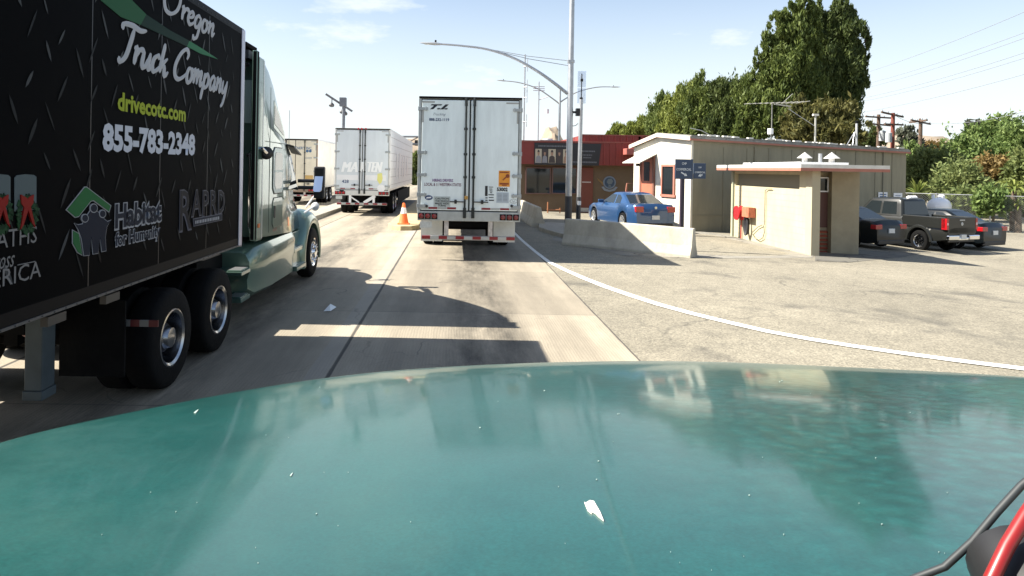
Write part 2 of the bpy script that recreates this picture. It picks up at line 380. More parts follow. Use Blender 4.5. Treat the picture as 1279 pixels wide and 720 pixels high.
# ------------------------------------------------------------------ wheels (mesh data shared by every copy)
def wheel_meshes(rad, width, rimr, kind):
    t = MB(); w = width / 2
    t.lathe([(rimr, -w * .8), (rimr + .02, -w), (rad * .9, -w), (rad * .97, -w * .86), (rad, -w * .6), (rad, w * .6), (rad * .97, w * .86), (rad * .9, w), (rimr + .02, w), (rimr, w * .8)], (0, 0, 0), (1, 0, 0), 40)
    if kind == 'dual': t.lathe([(rimr, -w * 3.1), (rad * .9, -w * 3.2), (rad, -w * 2.8), (rad, -w * 1.4), (rad * .9, -w * 1.15), (rimr, -w * 1.1)], (0, 0, 0), (1, 0, 0), 40)
    for k in range(0):
        pass
    o1 = t.build('tyre_source', M['rubber'], None, True, angle=50); me1 = o1.data; bpy.data.objects.remove(o1)
    r = MB()
    if kind == 'dual':                         # deep dish outside, hub poking through
        r.lathe([(rimr + .012, w * .99), (rimr - .005, w * 1.02), (rimr - .03, w * .9), (rimr - .045, w * .2), (rimr - .06, -w * .5)], (0, 0, 0), (1, 0, 0), 40)
        r.lathe([(rimr - .06, -w * .5), (rimr - .11, -w * .62), (.17, -w * .62), (.155, -w * .5), (.15, w * .35), (.12, w * .55)], (0, 0, 0), (1, 0, 0), 40, 1)  # inner dish coloured black for the dark it would mirror
        r.lathe([(.12, w * .55), (.1, w * .9), (.04, w * .98), (0, w * .98)], (0, 0, 0), (1, 0, 0), 24)
        for q in range(10): a = 2 * math.pi * q / 10; r.lathe([(.018, 0), (.018, .05), (.0, .055)], (-w * .62, .21 * math.cos(a), .21 * math.sin(a)), (1, 0, 0), 6)
    elif kind == 'steer':
        r.lathe([(rimr + .012, w * .99), (rimr - .005, w * 1.02), (rimr - .03, w * .85), (rimr - .05, w * .45), (.22, w * .95), (.17, w * 1.02), (.13, w * 1.02), (.11, w * 1.3), (.04, w * 1.42), (0, w * 1.42)], (0, 0, 0), (1, 0, 0), 40)
        for q in range(10):
            a = 2 * math.pi * q / 10; r.lathe([(.02, 0), (.02, .06), (0, .065)], (w * .95, .165 * math.cos(a), .165 * math.sin(a)), (1, 0, 0), 6)
            r.lathe([(.024, 0), (.0, .004)], (w * .84, .235 * math.cos(a + .3), .235 * math.sin(a + .3)), (1, .0, 0), 10, 1)
    else:                                      # car wheel: spokes
        r.lathe([(rimr + .008, w * .97), (rimr - .012, w * 1.0), (rimr - .03, w * .8), (rimr - .04, w * .1)], (0, 0, 0), (1, 0, 0), 32)
        r.lathe([(rimr - .035, w * .1), (.0, w * .15)], (0, 0, 0), (1, 0, 0), 32, 1)
        r.lathe([(.07, w * .2), (.065, w * .8), (.0, w * .86)], (0, 0, 0), (1, 0, 0), 16)
        ns = 5 if kind == 'car' else 6
        for q in range(ns):
            a = 2 * math.pi * q / ns; d = Vector((0, math.cos(a), math.sin(a))); e = Vector((0, -math.sin(a), math.cos(a)))
            r.obox(d * (rimr * .53) + Vector((w * .72, 0, 0)), d * (rimr * .46), e * (.026 if kind == 'car' else .034), Vector((w * .1, 0, 0)))
    o2 = r.build('rim_source', [{'car': M['alu'], 'dual': M['chrome']}.get(kind, M['bright']), M['black']], None, True); me2 = o2.data; bpy.data.objects.remove(o2)
    return me1, me2
WH = {}
def wheel(parent, loc, right_side, kind):
    spec = {'dual': (.51, .29, .286, 'dual'), 'steer': (.51, .29, .286, 'steer'), 'car': (.335, .225, .225, 'car'), 'pickup': (.39, .27, .235, 'pickup')}[kind]
    if kind not in WH: WH[kind] = wheel_meshes(*spec)
    a, b = WH[kind]
    o = put_mesh('wheel', a, parent, Vector(loc) - (woff(parent)), (0, 0, 0 if right_side else math.pi))
    put_mesh('rim', b, o)
    return o

# ------------------------------------------------------------------ the setting
def structure(name, mb, m, **k): return tag(mb.build(name, m, None, **k), kind='structure')
def sheet(xs, ys, dz, zf):
    mb = MB(); V = [(x, y, zf(x, y) + dz) for y in ys for x in xs]; n = len(xs)
    return mb.add(V, [(j * n + i, j * n + i + 1, (j + 1) * n + i + 1, (j + 1) * n + i) for j in range(len(ys) - 1) for i in range(n - 1)])
xs = [-900, -300, -100, -40, -20] + list(np.linspace(2.3, 18.3, 17)) + [30, 60, 120, 300, 900]
ys = [-300, -60, -20, 0, 20, 40, 60, 90, 150, 300, 600, 1200]
structure('ground', sheet(xs, ys, -.03, lambda x, y: gz(x)), mat('dry_ground', (.2, .165, .11), .95, 0, .3, .08, .3, 3))
structure('parking_lot', sheet([2.28] + list(np.linspace(2.6, 18.3, 24)) + [30, 46], [-25, 0, 10, 20, 30, 40, 52], -.004, lambda x, y: gz(x)), asphalt_mat())
structure('road', sheet([-24, -12.4, -8.72, -5.04, -1.36, 2.32], [-30, 0, 10, 20, 40, 90, 200], 0.0, lambda x, y: 0), concrete_road_mat())
# painted edge line that runs along the lane then sweeps out to the right
pl = [gnd(x, y) for x, y in [(637, 286), (655, 303), (668, 314), (685, 327), (706, 337.5), (730, 348), (758, 359), (790, 370), (826, 381.5), (865, 392), (912, 403.5), (960, 414.5), (1012, 424), (1065, 432.5), (1127, 441.5), (1190, 450), (1279, 461), (1400, 474)]]
pl = [Vector((2.2, 60, 0)), Vector((2.2, 40, 0)), Vector((2.2, 30, 0))] + pl
mb = MB(); V = []
for i, p in enumerate(pl):
    d = pl[min(i + 1, len(pl) - 1)] - pl[max(i - 1, 0)]; d.z = 0; d.normalize(); nrm = Vector((d.y, -d.x, 0)); w = .055 if p.y > 17 else .055 + .045 * min(1, (17 - p.y) / 4)
    for q in (-1, 1):
        a = p + nrm * w * q; V.append((a.x, a.y, gz(a.x) + .008))
mb.add(V, [(2 * i, 2 * i + 1, 2 * i + 3, 2 * i + 2) for i in range(len(pl) - 1)])
structure('painted_edge_line', mb, mat('worn_white_road_paint', (.70, .69, .64), .7, 0, .22, 9))
# cracked concrete apron in front of the block building and dark patch beside the barrier
def apron(name, pts, m, dz):
    P = [gnd(*p) for p in pts]; mb = MB(); mb.add([(p.x, p.y, gz(p.x) + dz) for p in P], [tuple(range(len(P)))])
    return structure(name, mb, m, tri=True)
apron('concrete_apron', [(782, 320), (900, 323), (1013, 322), (1018, 319), (909, 293.5), (866, 288), (800, 284), (700, 283), (690, 300)], patch_mat('cracked_apron_concrete', (.225, .21, .175)), .004)
apron('asphalt_patch', [(1018, 326), (1060, 328), (1130, 321), (1150, 316), (1073, 312.5), (1018, 319.5)], patch_mat('crumbling_asphalt', (.13, .122, .1)), .005)
# kerbed islands
def island(name, poly, h, m):
    mb = MB(); k = len(poly)
    cx = sum(p[0] for p in poly) / k; cy = sum(p[1] for p in poly) / k
    bot = [(x, y, gz(x) - .02) for x, y in poly]; top = [(cx + (x - cx) * .985, cy + (y - cy) * .995, gz(x) + h) for x, y in poly]
    mb.loft([bot, top]); return structure(name, mb, m, bevel=.02)
kerbm = mat('kerb_concrete', (.28, .26, .215), .85, 0, .18, 3, .2, 30)
island('kerb_island', [(3.25, 24.7), (3.5, 23.2), (3.8, 22.0), (5.2, 22.0), (5.2, 27.0), (3.5, 27.0)], .14, kerbm)
island('lane_divider_island', [(-2.5, 24.7), (-2.3, 24.0), (-1.95, 23.7), (-1.55, 23.8), (-1.3, 24.3), (-1.2, 52), (-2.5, 52)], .17, mat('yellowed_kerb', (.36, .29, .16), .85, 0, .2, 4, .2, 30))
island('lane_divider_island', [(-6.9, 27.5), (-6.6, 26.9), (-6.1, 26.9), (-5.9, 27.5), (-5.9, 60), (-6.9, 60)], .17, kerbm)
# far hills
def hill(cx, cy, w, d, h, seed, pw=.8):
    r2 = np.random.default_rng(seed); n = 36; mb = MB(); V = []
    ph = r2.uniform(0, 6, 8)
    for j in range(14):
        for i in range(n):
            u = i / (n - 1) * 2 - 1; v = j / 13 * 2 - 1
            z = h * max(0, 1 - u * u) ** pw * max(0, 1 - v * v) ** .8 * (1 + .22 * math.sin(5 * u + ph[0]) + .14 * math.sin(11 * u + ph[1]) + .1 * math.sin(23 * u + 3 * v + ph[2]) + .08 * math.sin(9 * v + ph[3]))
            V.append((cx + u * w, cy + v * d, z - 1.2))
    mb.add(V, [(j * n + i, j * n + i + 1, (j + 1) * n + i + 1, (j + 1) * n + i) for j in range(13) for i in range(n - 1)])
    return structure('hill', mb, hillm, smooth=True)
hillm = mat('dry_hillside', (.24, .19, .14), .95, 0, .35, .05, .5, .2)
hill(330, 430, 120, 60, 26, 1); hill(93, 620, 46, 40, 33, 2, 1.7); hill(-45, 640, 105, 60, 26, 3)
hill(520, 560, 170, 80, 40, 4)
# ------------------------------------------------------------------ buildings
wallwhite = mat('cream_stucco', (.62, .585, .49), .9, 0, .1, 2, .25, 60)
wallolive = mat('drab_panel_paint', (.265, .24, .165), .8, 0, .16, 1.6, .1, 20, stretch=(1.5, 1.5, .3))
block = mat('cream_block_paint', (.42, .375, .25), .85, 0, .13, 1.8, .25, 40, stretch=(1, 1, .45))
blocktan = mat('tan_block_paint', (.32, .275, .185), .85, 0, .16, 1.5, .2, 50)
brown = mat('brown_wall_paint', (.13, .09, .055), .85, 0, .1, 2, .2, 50)
redmetal = mat('red_sheet_metal', (.21, .028, .02), .5, 0, .12, 1.5)
reddoor = mat('red_door_paint', (.15, .035, .02), .5, 0, .1, 3)
salmon = mat('salmon_trim', (.36, .145, .10), .7, 0, .1, 4)
roofgrey = mat('grey_roof_felt', (.26, .25, .22), .95, 0, .3, 3, .4, 20)
X_, Y_, Z_ = Vector((1, 0, 0)), Vector((0, 1, 0)), Vector((0, 0, 1))

# long tan building, turned 20 degrees to the road
u = Vector((math.cos(R(20)), math.sin(R(20)), 0)); v = Vector((-u.y, u.x, 0))
A = Vector((9.77, 26.6, 0)); Lb, Wb = 12.45, 3.9
lb = thing('office_building', 'long low building with a bright cream gable end and shaded drab long wall', 'building', A)
def P(a, b, z): q = A + u * a + v * b; return (q.x, q.y, z)
gzb = -.75; ZE0, ZE1, ZP = 3.66, 3.42, 4.0
mb = MB(); mb.add([P(0, 0, gzb), P(Lb, 0, gzb), P(Lb, 0, ZE1), P(0, 0, ZE0)], [(0, 1, 2, 3)])
mb.add([P(Lb, 0, gzb), P(Lb, Wb, gzb), P(Lb, Wb, ZE1), P(Lb, Wb / 2, ZE1 + .2), P(Lb, 0, ZE1)], [(0, 1, 2, 3, 4)]); mb.add([P(Lb, Wb, gzb), P(0, Wb, gzb), P(0, Wb, ZE0), P(Lb, Wb, ZE1)], [(0, 1, 2, 3)])
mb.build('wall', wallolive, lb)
GW = 3.9                                       # near bay of the gable end
mb = MB(); t = .1
mb.add([P(-t, -.0, gzb), P(-t, GW, gzb), P(-t, GW, 3.42), P(-t, GW * .52, 3.86), P(-t, 0, 3.64)], [(4, 3, 2, 1, 0)])
mb.add([P(-t, 0, gzb), P(.0, -.003, gzb), P(.0, -.003, 3.64), P(-t, 0, 3.64)], [(0, 1, 2, 3)]); mb.add([P(-t, GW, gzb), P(0, GW, gzb), P(0, GW, 3.42), P(-t, GW, 3.42)], [(3, 2, 1, 0)])
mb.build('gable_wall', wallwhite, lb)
mb = MB()
ro = lambda a, b, z: P(a, b, z)
mb.loft([[ro(-.25, -.12, 3.66), ro(-.25, GW * .52, 3.9), ro(-.25, GW + .15, 3.44), ro(-.25, GW + .15, 3.56), ro(-.25, GW * .52, 4.03), ro(-.25, -.12, 3.79)],
         [ro(Lb + .1, -.12, 3.42), ro(Lb + .1, GW * .52, 3.5), ro(Lb + .1, Wb, 3.44), ro(Lb + .1, Wb, 3.56), ro(Lb + .1, GW * .52, 3.64), ro(Lb + .1, -.12, 3.55)]])
mb.build('roof', roofgrey, lb)
mb = MB(); mb.loft([[ro(-.28, -.15, 3.62), ro(-.28, -.15, 3.7), ro(-.28, -.12, 3.7), ro(-.28, -.12, 3.62)], [ro(Lb + .1, -.15, 3.38), ro(Lb + .1, -.15, 3.46), ro(Lb + .1, -.12, 3.46), ro(Lb + .1, -.12, 3.38)]])
mb.build('eave_trim', salmon, lb)
mb = MB()
for b0, z0, b1, z1 in ((-.12, 3.68, GW * .52, 3.9), (GW * .52, 3.9, GW + .15, 3.44)):
    mb.loft([[ro(-.29, b0, z0 - .06), ro(-.29, b1, z1 - .06), ro(-.29, b1, z1 + .1), ro(-.29, b0, z0 + .1)], [ro(-.253, b0, z0 - .06), ro(-.253, b1, z1 - .06), ro(-.253, b1, z1 + .1), ro(-.253, b0, z0 + .1)]])
mb.build('bargeboard', mat('pale_pink_trim', (.66, .5, .42), .7), lb)
mb = MB()                                       # pale gravel stop along the eave with loose white patches
mb.loft([[ro(-.2, -.1, 3.8), ro(-.2, -.1, 3.84), ro(-.2, .25, 3.87), ro(-.2, .25, 3.83)], [ro(Lb + .05, -.1, 3.56), ro(Lb + .05, -.1, 3.6), ro(Lb + .05, .25, 3.62), ro(Lb + .05, .25, 3.58)]])
for k in range(38):
    a = random.uniform(0, Lb - .2); zz = 3.84 - .24 * a / Lb
    mb.obox(A + u * a + v * random.uniform(-.08, .12) + Z_ * (zz + .03), u * random.uniform(.05, .22), v * .05, Z_ * random.uniform(.015, .035), 1)
mb.build('gravel_stop', [roofgrey, mat('white_roof_patch', (.68, .66, .6), .9)], lb)
mb = MB()
for a, w in ((1.55, .012), (2.8, .012), (4.05, .06), (5.3, .012), (6.6, .012), (7.9, .012), (9.2, .06), (10.4, .012), (11.5, .012)):
    mb.obox(A + u * a - v * .012 + Z_ * 1.45, u * w, v * .012, Z_ * (1.93 if w < .05 else 1.95))
mb.obox(A + u * (Lb / 2) - v * .01 + Z_ * .55, u * (Lb / 2 - .02), v * .008, Z_ * .02)
mb.obox(A + u * 10.9 - v * .03 + Z_ * 1.5, u * .025, v * .025, Z_ * 1.9); mb.obox(A + u * 3.2 - v * .03 + Z_ * 3.0, u * .02, v * .02, Z_ * .45)
mb.build('panel_batten', mat('drab_batten_paint', (.245, .222, .155), .8), lb)
def gable_rect(b0, b1, z0, z1, out, mbx, mi=0, depth=.04): mbx.obox(A - u * (t + out) + v * (b0 + b1) / 2 + Z_ * (z0 + z1) / 2, u * depth, v * (b1 - b0) / 2, Z_ * (z1 - z0) / 2, mi)
dr = MB(); gable_rect(2.42, 3.22, .55, 2.9, .03, dr); d_ = dr.build('door', mat('salmon_door', (.40, .13, .075), .5, 0, .1, 3), lb)
dr = MB(); gable_rect(2.3, 2.42, .5, 3.0, .05, dr); gable_rect(3.22, 3.34, .5, 3.0, .05, dr); gable_rect(2.3, 3.34, 2.9, 3.02, .052, dr); dr.build('door_frame', mat('brown_frame', (.2, .085, .055), .6), d_)
dr = MB(); gable_rect(2.62, 3.02, 1.9, 2.75, .06, dr, 0, .02); dr.build('pane', M['glass'], d_)
wn = MB()
for b0, b1, z0, z1 in ((.95, 1.03, 1.35, 2.55), (1.75, 1.83, 1.35, 2.55), (.95, 1.83, 2.55, 2.64), (.9, 1.88, 1.24, 1.35)): gable_rect(b0, b1, z0, z1, .03, wn)
wf = wn.build('window', salmon, lb); wn = MB(); gable_rect(1.03, 1.75, 1.35, 2.55, .005, wn, 0, .02); wn.build('pane', M['glass'], wf)
mb = MB()                                       # canvas awning over the gable door
mb.add([P(-.12, 2.2, 3.12), P(-.12, 3.5, 3.12), P(-1.0, 3.5, 2.72), P(-1.0, 2.2, 2.72), P(-.12, 2.2, 3.08), P(-.12, 3.5, 3.08), P(-1.0, 3.5, 2.68), P(-1.0, 2.2, 2.68)], [(0, 1, 2, 3), (7, 6, 5, 4), (0, 3, 7, 4), (1, 5, 6, 2), (3, 2, 6, 7), (0, 4, 5, 1)])
mb.build('awning', mat('pale_awning', (.5, .48, .42), .8), lb)
mb = MB(); mb.obox(A - u * .2 + v * 3.42 + Z_ * 2.62, u * .1, v * .05, Z_ * .06); mb.build('wall_lamp', M['black'], lb)

# block outbuilding (flat roof)
ax0, ax1, ay0, ay1, aw = 10.8, 12.9, 19.55, 25.3, .2
ab = thing('block_outbuilding', 'small cream painted block building with flat white edged roof and two cone vents', 'building', (ax0, ay0, gz(ax0)))
bz, tz = -.55, 2.42
mb = MB()
mb.box(ax0, ax0 + aw, ay0 + .01, ay1, bz, .0 + 1.85); mb.box(ax0, ax0 + aw, ay0 + .01, ay0 + .75, 1.85, tz); mb.box(ax0, ax0 + aw, ay1 - .35, ay1, 1.85, tz); mb.box(ax0, ax0 + aw, ay0 + .75, ay1 - .35, 2.3, tz)
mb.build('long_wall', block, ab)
mb = MB(); mb.box(ax0 + .12, ax0 + .2, ay0 + .75, ay1 - .35, 1.85, 2.3)
mb.build('louvre_band', mat('olive_louvre', (.17, .155, .11), .8), ab)
mb = MB(); zz = bz + .2
k = 0
while zz < tz - .1:
    if not 1.85 - .02 < zz < 2.3: mb.box(ax0 - .003, ax0 - .0005, ay0 + .4, ay1 - .02, zz, zz + .008)
    zz += .2; k += 1
mb.build('mortar_line', mat('mortar_shade', (.36, .32, .22), .9), ab)
mb = MB(); mb.box(ax0 - .03, ax0 + .22, ay0 - .02, ay0 + .32, bz, tz + .02); mb.build('corner_pier', mat('pale_block_paint', (.40, .35, .24), .85, 0, .06, 2, .2, 50), ab)
mb = MB(); mb.box(ax0 - .06, ax0 - .002, ay1 - .3, ay1 - .22, bz, tz); mb.build('upright_strip', mat('green_grey_strip', (.25, .27, .2), .6), ab)  # narrow green grey upright strip near the far end of the wall
mb = MB(); yb = 20.65
mb.box(12.02, ax1, yb, ay1, bz, tz); mb.box(ax0 + aw, 11.58, yb, ay1, bz, tz - .01); mb.box(11.58, 12.02, yb + .25, ay1, bz, tz - .02)
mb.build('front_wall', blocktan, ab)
mb = MB()
for q in range(7): mb.obox((11.8, yb + .2, .0 + q * .13 - .3), (.21, 0, 0), (0, .03, .02), (0, -.012, .02))
lv = mb.build('louvred_door', mat('rust_red_louvre', (.34, .09, .05), .6), ab)
mb = MB(); mb.box(11.59, 12.01, yb + .21, yb + .245, .62, 1.75); mb.build('door_panel', mat('dark_red_panel', (.10, .04, .03), .6), lv)
mb = MB(); mb.box(11.62, 11.98, yb + .2, yb + .24, 1.8, 2.2); w_ = mb.build('small_window', M['glass'], ab)
mb = MB()
for a in ((11.59, 11.62, 1.76, 2.24), (11.98, 12.01, 1.76, 2.24), (11.62, 11.98, 2.2, 2.24), (11.62, 11.98, 1.76, 1.8)): mb.box(a[0], a[1], yb + .17, yb + .2, a[2], a[3])
mb.build('window_frame', M['white'], w_)
rx0, rx1, ry0, ry1 = ax0 - .5, ax1 + .05, 19.3, 25.5
mb = MB(); mb.box(rx0, rx1, ry0, ry1, tz + .02, tz + .2); rf = mb.build('roof', mat('white_roof_edge', (.62, .60, .54), .7, 0, .14, 5), ab)
mb = MB(); mb.box(rx0 - .004, rx1 + .004, ry0 - .006, ry0 - .0005, tz - .0, tz + .09); mb.box(rx0 - .006, rx0 - .0005, ry0, ry1, tz, tz + .09); mb.box(rx0 + .02, rx1 - .02, ry0 + .02, ry1 - .02, tz + .012, tz + .019)
mb.build('drip_edge', salmon, rf)
mb = MB(); mb.box(11.2, 12.75, 21.0, 25.2, tz + .2, tz + .3); mb.build('roof_curb', M['white'], rf)
for cx, cy, s_ in ((11.65, 21.6, .66), (12.52, 21.55, .7)):
    mb = MB(); mb.lathe([(.13 * s_, 0), (.13 * s_, .22), (.14, .22)], (cx, cy, tz + .29), Z_, 16); mb.lathe([(.36 * s_, 0), (.0, .3 * s_)], (cx, cy, tz + .44), Z_, 20, cap=True); mb.build('cone_vent', mat('weathered_white_tin', (.62, .6, .56), .5, .2, .12, 5), rf, True, angle=40)
mb = MB(); mb.lathe([(.06, 0), (.06, .3)], (12.05, 21.4, tz + .29), Z_, 12, cap=True); mb.build('vent_pipe', M['steel'], rf)

# red fire hose reel and its pipe on the lit wall
def aw_pt(px, py): return side(px, py, ax0)
h0 = aw_pt(928, 266)
hr = thing('hose_reel', 'red hose reel mounted on the sunlit cream block wall', 'hose reel', h0)
mb = MB(); mb.lathe([(.26, -.22), (.27, -.2), (.27, -.18), (.1, -.17), (.1, -.03), (.27, -.02), (.27, 0.0), (.26, .02)], h0 - X_ * .05, (1, 0, 0), 28, cap=True); mb.build('drum', mat('red_enamel', (.6, .02, .025), .35, 0, .1, 6), hr, True)
mb = MB(); b0 = aw_pt(941, 266); mb.box(ax0 - .28, ax0 - .02, b0.y - .22, b0.y + .32, b0.z - .16, b0.z + .2); mb.build('bracket_box', mat('rusty_orange_box', (.42, .13, .07), .7, 0, .3, 8), hr, bevel=.01)
mb = MB(); mb.tube([h0 + Y_ * .3 - X_ * .15, h0 + Y_ * .62 - X_ * .15], .02); mb.build('crank', M['steel'], hr)
mb = MB(); mb.tube([h0 - X_ * .06 - Z_ * .2, (h0.x - .06, h0.y, gz(10) - .1)], .022); mb.build('supply_pipe', mat('red_pipe', (.4, .06, .04), .5), hr)
mb = MB(); c0 = aw_pt(937, 282)
for q in range(5):
    mb.tube([(c0.x - .09 - .02 * q, c0.y + (.1 + .012 * q) * math.cos(a), c0.z + (.3 + .012 * q) * math.sin(a)) for a in [2 * math.pi * i / 20 for i in range(21)]], .022, 6)
mb.build('hose_coil', mat('black_hose', (.03, .03, .035), .6), hr, True)
pp = thing('water_pipe', 'thin looping standpipe with a hanging hose on the block wall beside the reel', 'pipe', aw_pt(957, 300))
pts = [aw_pt(966, 236), aw_pt(960, 236), aw_pt(957.5, 238), aw_pt(957, 260), aw_pt(956.5, 281)]
mb = MB(); mb.tube([p - X_ * .05 for p in pts], .014); mb.build('pipe', mat('tan_pipe', (.2, .18, .12), .5), pp)
pts = [aw_pt(956, 281), aw_pt(957, 290), aw_pt(955, 297), aw_pt(950, 300), aw_pt(945, 297), aw_pt(941, 291), aw_pt(948, 284), aw_pt(954, 281)]
mb = MB(); mb.tube([p - X_ * .06 for p in pts], .013); mb.build('hose', mat('olive_hose', (.11, .11, .07), .6), pp)

# red-roofed inspection office
RB = 36.2
def rb(px, py, Y=RB): return at(px, py, Y)
xl, xm, xr = rb(651, 200).x, rb(746, 200).x, rb(806, 200).x
z_t1, z_t2, z_b = 3.86, 4.28, 2.62
rbd = thing('inspection_office', 'brown walled office with a deep red ribbed metal fascia and flat roof', 'building', (xl, RB, 0))
mb = MB(); mb.box(xl, xr + 2.5, RB + .25, RB + 9, -.6, z_b + .4); mb.build('wall', brown, rbd)
mb = MB(); mb.box(xl - .06, xr - .7, RB - .35, RB + 8.8, z_b, z_t1); mb.box(xm - .9, xr + 2.5, RB + .05, RB + 8.6, z_b + .004, z_t2)
fz = mb.build('fascia', redmetal, rbd)
mb = MB(); x = xm - .75
while x < xr + 2.4: mb.box(x, x + .09, RB + .0, RB + .048, z_b + .02, z_t2 - .02) if x > xr - .7 else mb.box(x, x + .09, RB - .395, RB - .352, z_b + .02, z_t1 - .02); mb.box(x, x + .09, RB + .0, RB + .048, z_t1 + .01, z_t2 - .02); x += .34
mb.build('rib', redmetal, fz)
mb = MB(); mb.box(xl - .1, xr - .68, RB - .4, RB - .355, z_t1 - .0, z_t1 + .07); mb.box(xm - .92, xr + 2.5, RB, RB + .045, z_t2, z_t2 + .06); mb.build('coping', mat('faded_red_coping', (.26, .07, .05), .5), fz)
mb = MB(); p0, p1 = rb(776, 186), rb(802, 194); mb.box(p0.x, p1.x + .3, RB - 1.1, RB - .36, p1.z, p0.z); mb.build('canopy_box', mat('salmon_canopy', (.36, .10, .08), .6), rbd, bevel=.02)
for a, b in ((658.5, 687), (691.5, 720)):
    p0, p1 = rb(a, 210), rb(b, 241.5); mb = MB()
    for q in ((p0.x - .06, p0.x, p1.z - .06, p0.z + .06), (p1.x, p1.x + .06, p1.z - .06, p0.z + .06), (p0.x, p1.x, p0.z, p0.z + .06), (p0.x, p1.x, p1.z - .06, p1.z)): mb.box(q[0], q[1], RB + .17, RB + .25, q[2], q[3])
    wf = mb.build('window', mat('pinkish_frame', (.14, .075, .065), .6), rbd); mb = MB(); mb.box(p0.x, p1.x, RB + .21, RB + .249, p1.z, p0.z); mb.build('pane', M['glass'], wf)
p0, p1 = rb(726.5, 209), rb(741, 265); mb = MB(); mb.box(p0.x, p1.x, RB + .18, RB + .25, -.2, p0.z); d_ = mb.build('door', reddoor, rbd, bevel=.01)
mb = MB(); mb.box(p0.x + .02, p1.x - .02, RB + .165, RB + .179, -.0, .22); mb.build('kick_plate', M['steel'], d_)
mb = MB(); zz = rb(730, 227.5).z
for q in range(9): mb.box(p0.x + .06 + q * .058, p0.x + .1 + q * .058, RB + .172, RB + .179, zz - .03, zz + .03)
mb.build('door_marking', mat('pale_marking', (.6, .55, .5), .6), d_)
# banner and emblem fixed to it
b0, b1 = rb(666.5, 178.5), rb(748.5, 207)
bn = thing('banner', 'black printed banner of portraits hung across the red fascia', 'banner', (b0.x, RB - .4, b1.z))
BW, BH = b1.x - b0.x, b0.z - b1.z
mb = MB(); mb.flat([(0, 0), (BW - .12, 0), (BW, BH), (0, BH)], (b0.x, RB - .40, b1.z), X_, Z_, 0, .012); mb.build('cloth', mat('banner_black', (.02, .018, .02), .5), bn)
def bflat(mb, poly, d=.013, mi=0): mb.flat([(x * BW, y * BH) for x, y in poly], (b0.x, RB - .40, b1.z), X_, Z_, .0125, d, mi)
bp = [mat('print_beige', (.5, .42, .3), .6), mat('print_skin', (.36, .21, .14), .6), mat('print_dark', (.06, .045, .04), .6), mat('print_grey', (.25, .24, .25), .6)]
for i, (x0, x1, c) in enumerate(((.015, .11, 0), (.115, .2, 2), (.21, .32, 0), (.33, .42, 2), (.43, .52, 0))):
    mb = MB(); bflat(mb, [(x0, .08), (x1, .08), (x1, .72), (x0, .72)], .0145, c); cx = (x0 + x1) / 2; w = (x1 - x0)
    bflat(mb, [(cx - .45 * w, .09), (cx + .45 * w, .09), (cx + .36 * w, .36), (cx + .1 * w, .42), (cx - .1 * w, .42), (cx - .36 * w, .36)], .016, (3, 3, 2, 2, 1)[i])
    bflat(mb, [(cx + .17 * w * math.cos(a), .53 + .12 * math.sin(a)) for a in [2 * math.pi * q / 12 for q in range(12)]], .0165, 1)
    bflat(mb, [(cx + .18 * w * math.cos(a), .57 + .11 * math.sin(a)) for a in [math.pi * q / 8 for q in range(9)]], .0175, 2)
    mb.build('portrait', bp, bn)
mb = MB(); random.seed(3)
for y, x0, x1, h in ((.82, .06, .5, .07), (.62, .67, .9, .06), (.45, .72, .86, .05), (.33, .73, .84, .05), (.12, .56, .93, .06)):
    x = x0
    while x < x1: w = random.uniform(.008, .022); bflat(mb, [(x, y), (x + w, y), (x + w, y + h), (x, y + h)], .014); x += w + .006
mb.build('faint_print', mat('faint_print_grey', (.14, .14, .15), .6), bn)['kind'] = 'stuff'
e0 = rb(762.5, 228)
em = thing('wall_emblem', 'round blue and white badge with a gold wing mounted on the brown wall', 'emblem', (e0.x, RB + .2, e0.z))
def efl(mb, poly, d0, d1): mb.flat(poly, (e0.x, RB + .25, e0.z), X_, Z_, d0, d1)
circ = lambda r, k=28: [(r * math.cos(2 * math.pi * q / k), r * math.sin(2 * math.pi * q / k)) for q in range(k)]
mb = MB(); efl(mb, circ(.36), .002, .03); mb.build('ring', mat('badge_pale_blue', (.15, .19, .25), .5), em)
mb = MB(); efl(mb, circ(.28), .031, .04); mb.build('disc', mat('badge_navy', (.03, .06, .11), .5), em)
mb = MB(); efl(mb, [(-.16, .02), (-.08, .2), (.1, .22), (.2, .08), (.12, -.08), (-.05, -.12)], .041, .046); efl(mb, [(-.05, -.15), (.06, -.15), (.1, -.24), (-.08, -.24)], .041, .046); mb.build('relief', mat('badge_grey', (.13, .16, .18), .5), em)
mb = MB(); efl(mb, [(-.3, -.05), (-.72, .26), (-.62, .08), (-.5, .0), (-.36, -.16)], .002, .02); mb.build('wing', mat('badge_gold', (.22, .13, .04), .5), em)
mb = MB(); efl(mb, [(-.46, -.26), (-.3, -.46), (0, -.53), (.3, -.46), (.46, -.26), (.34, -.22), (.2, -.36), (0, -.41), (-.2, -.36), (-.34, -.22)], .042, .05); mb.build('scroll', mat('badge_scroll', (.2, .23, .27), .5), em)
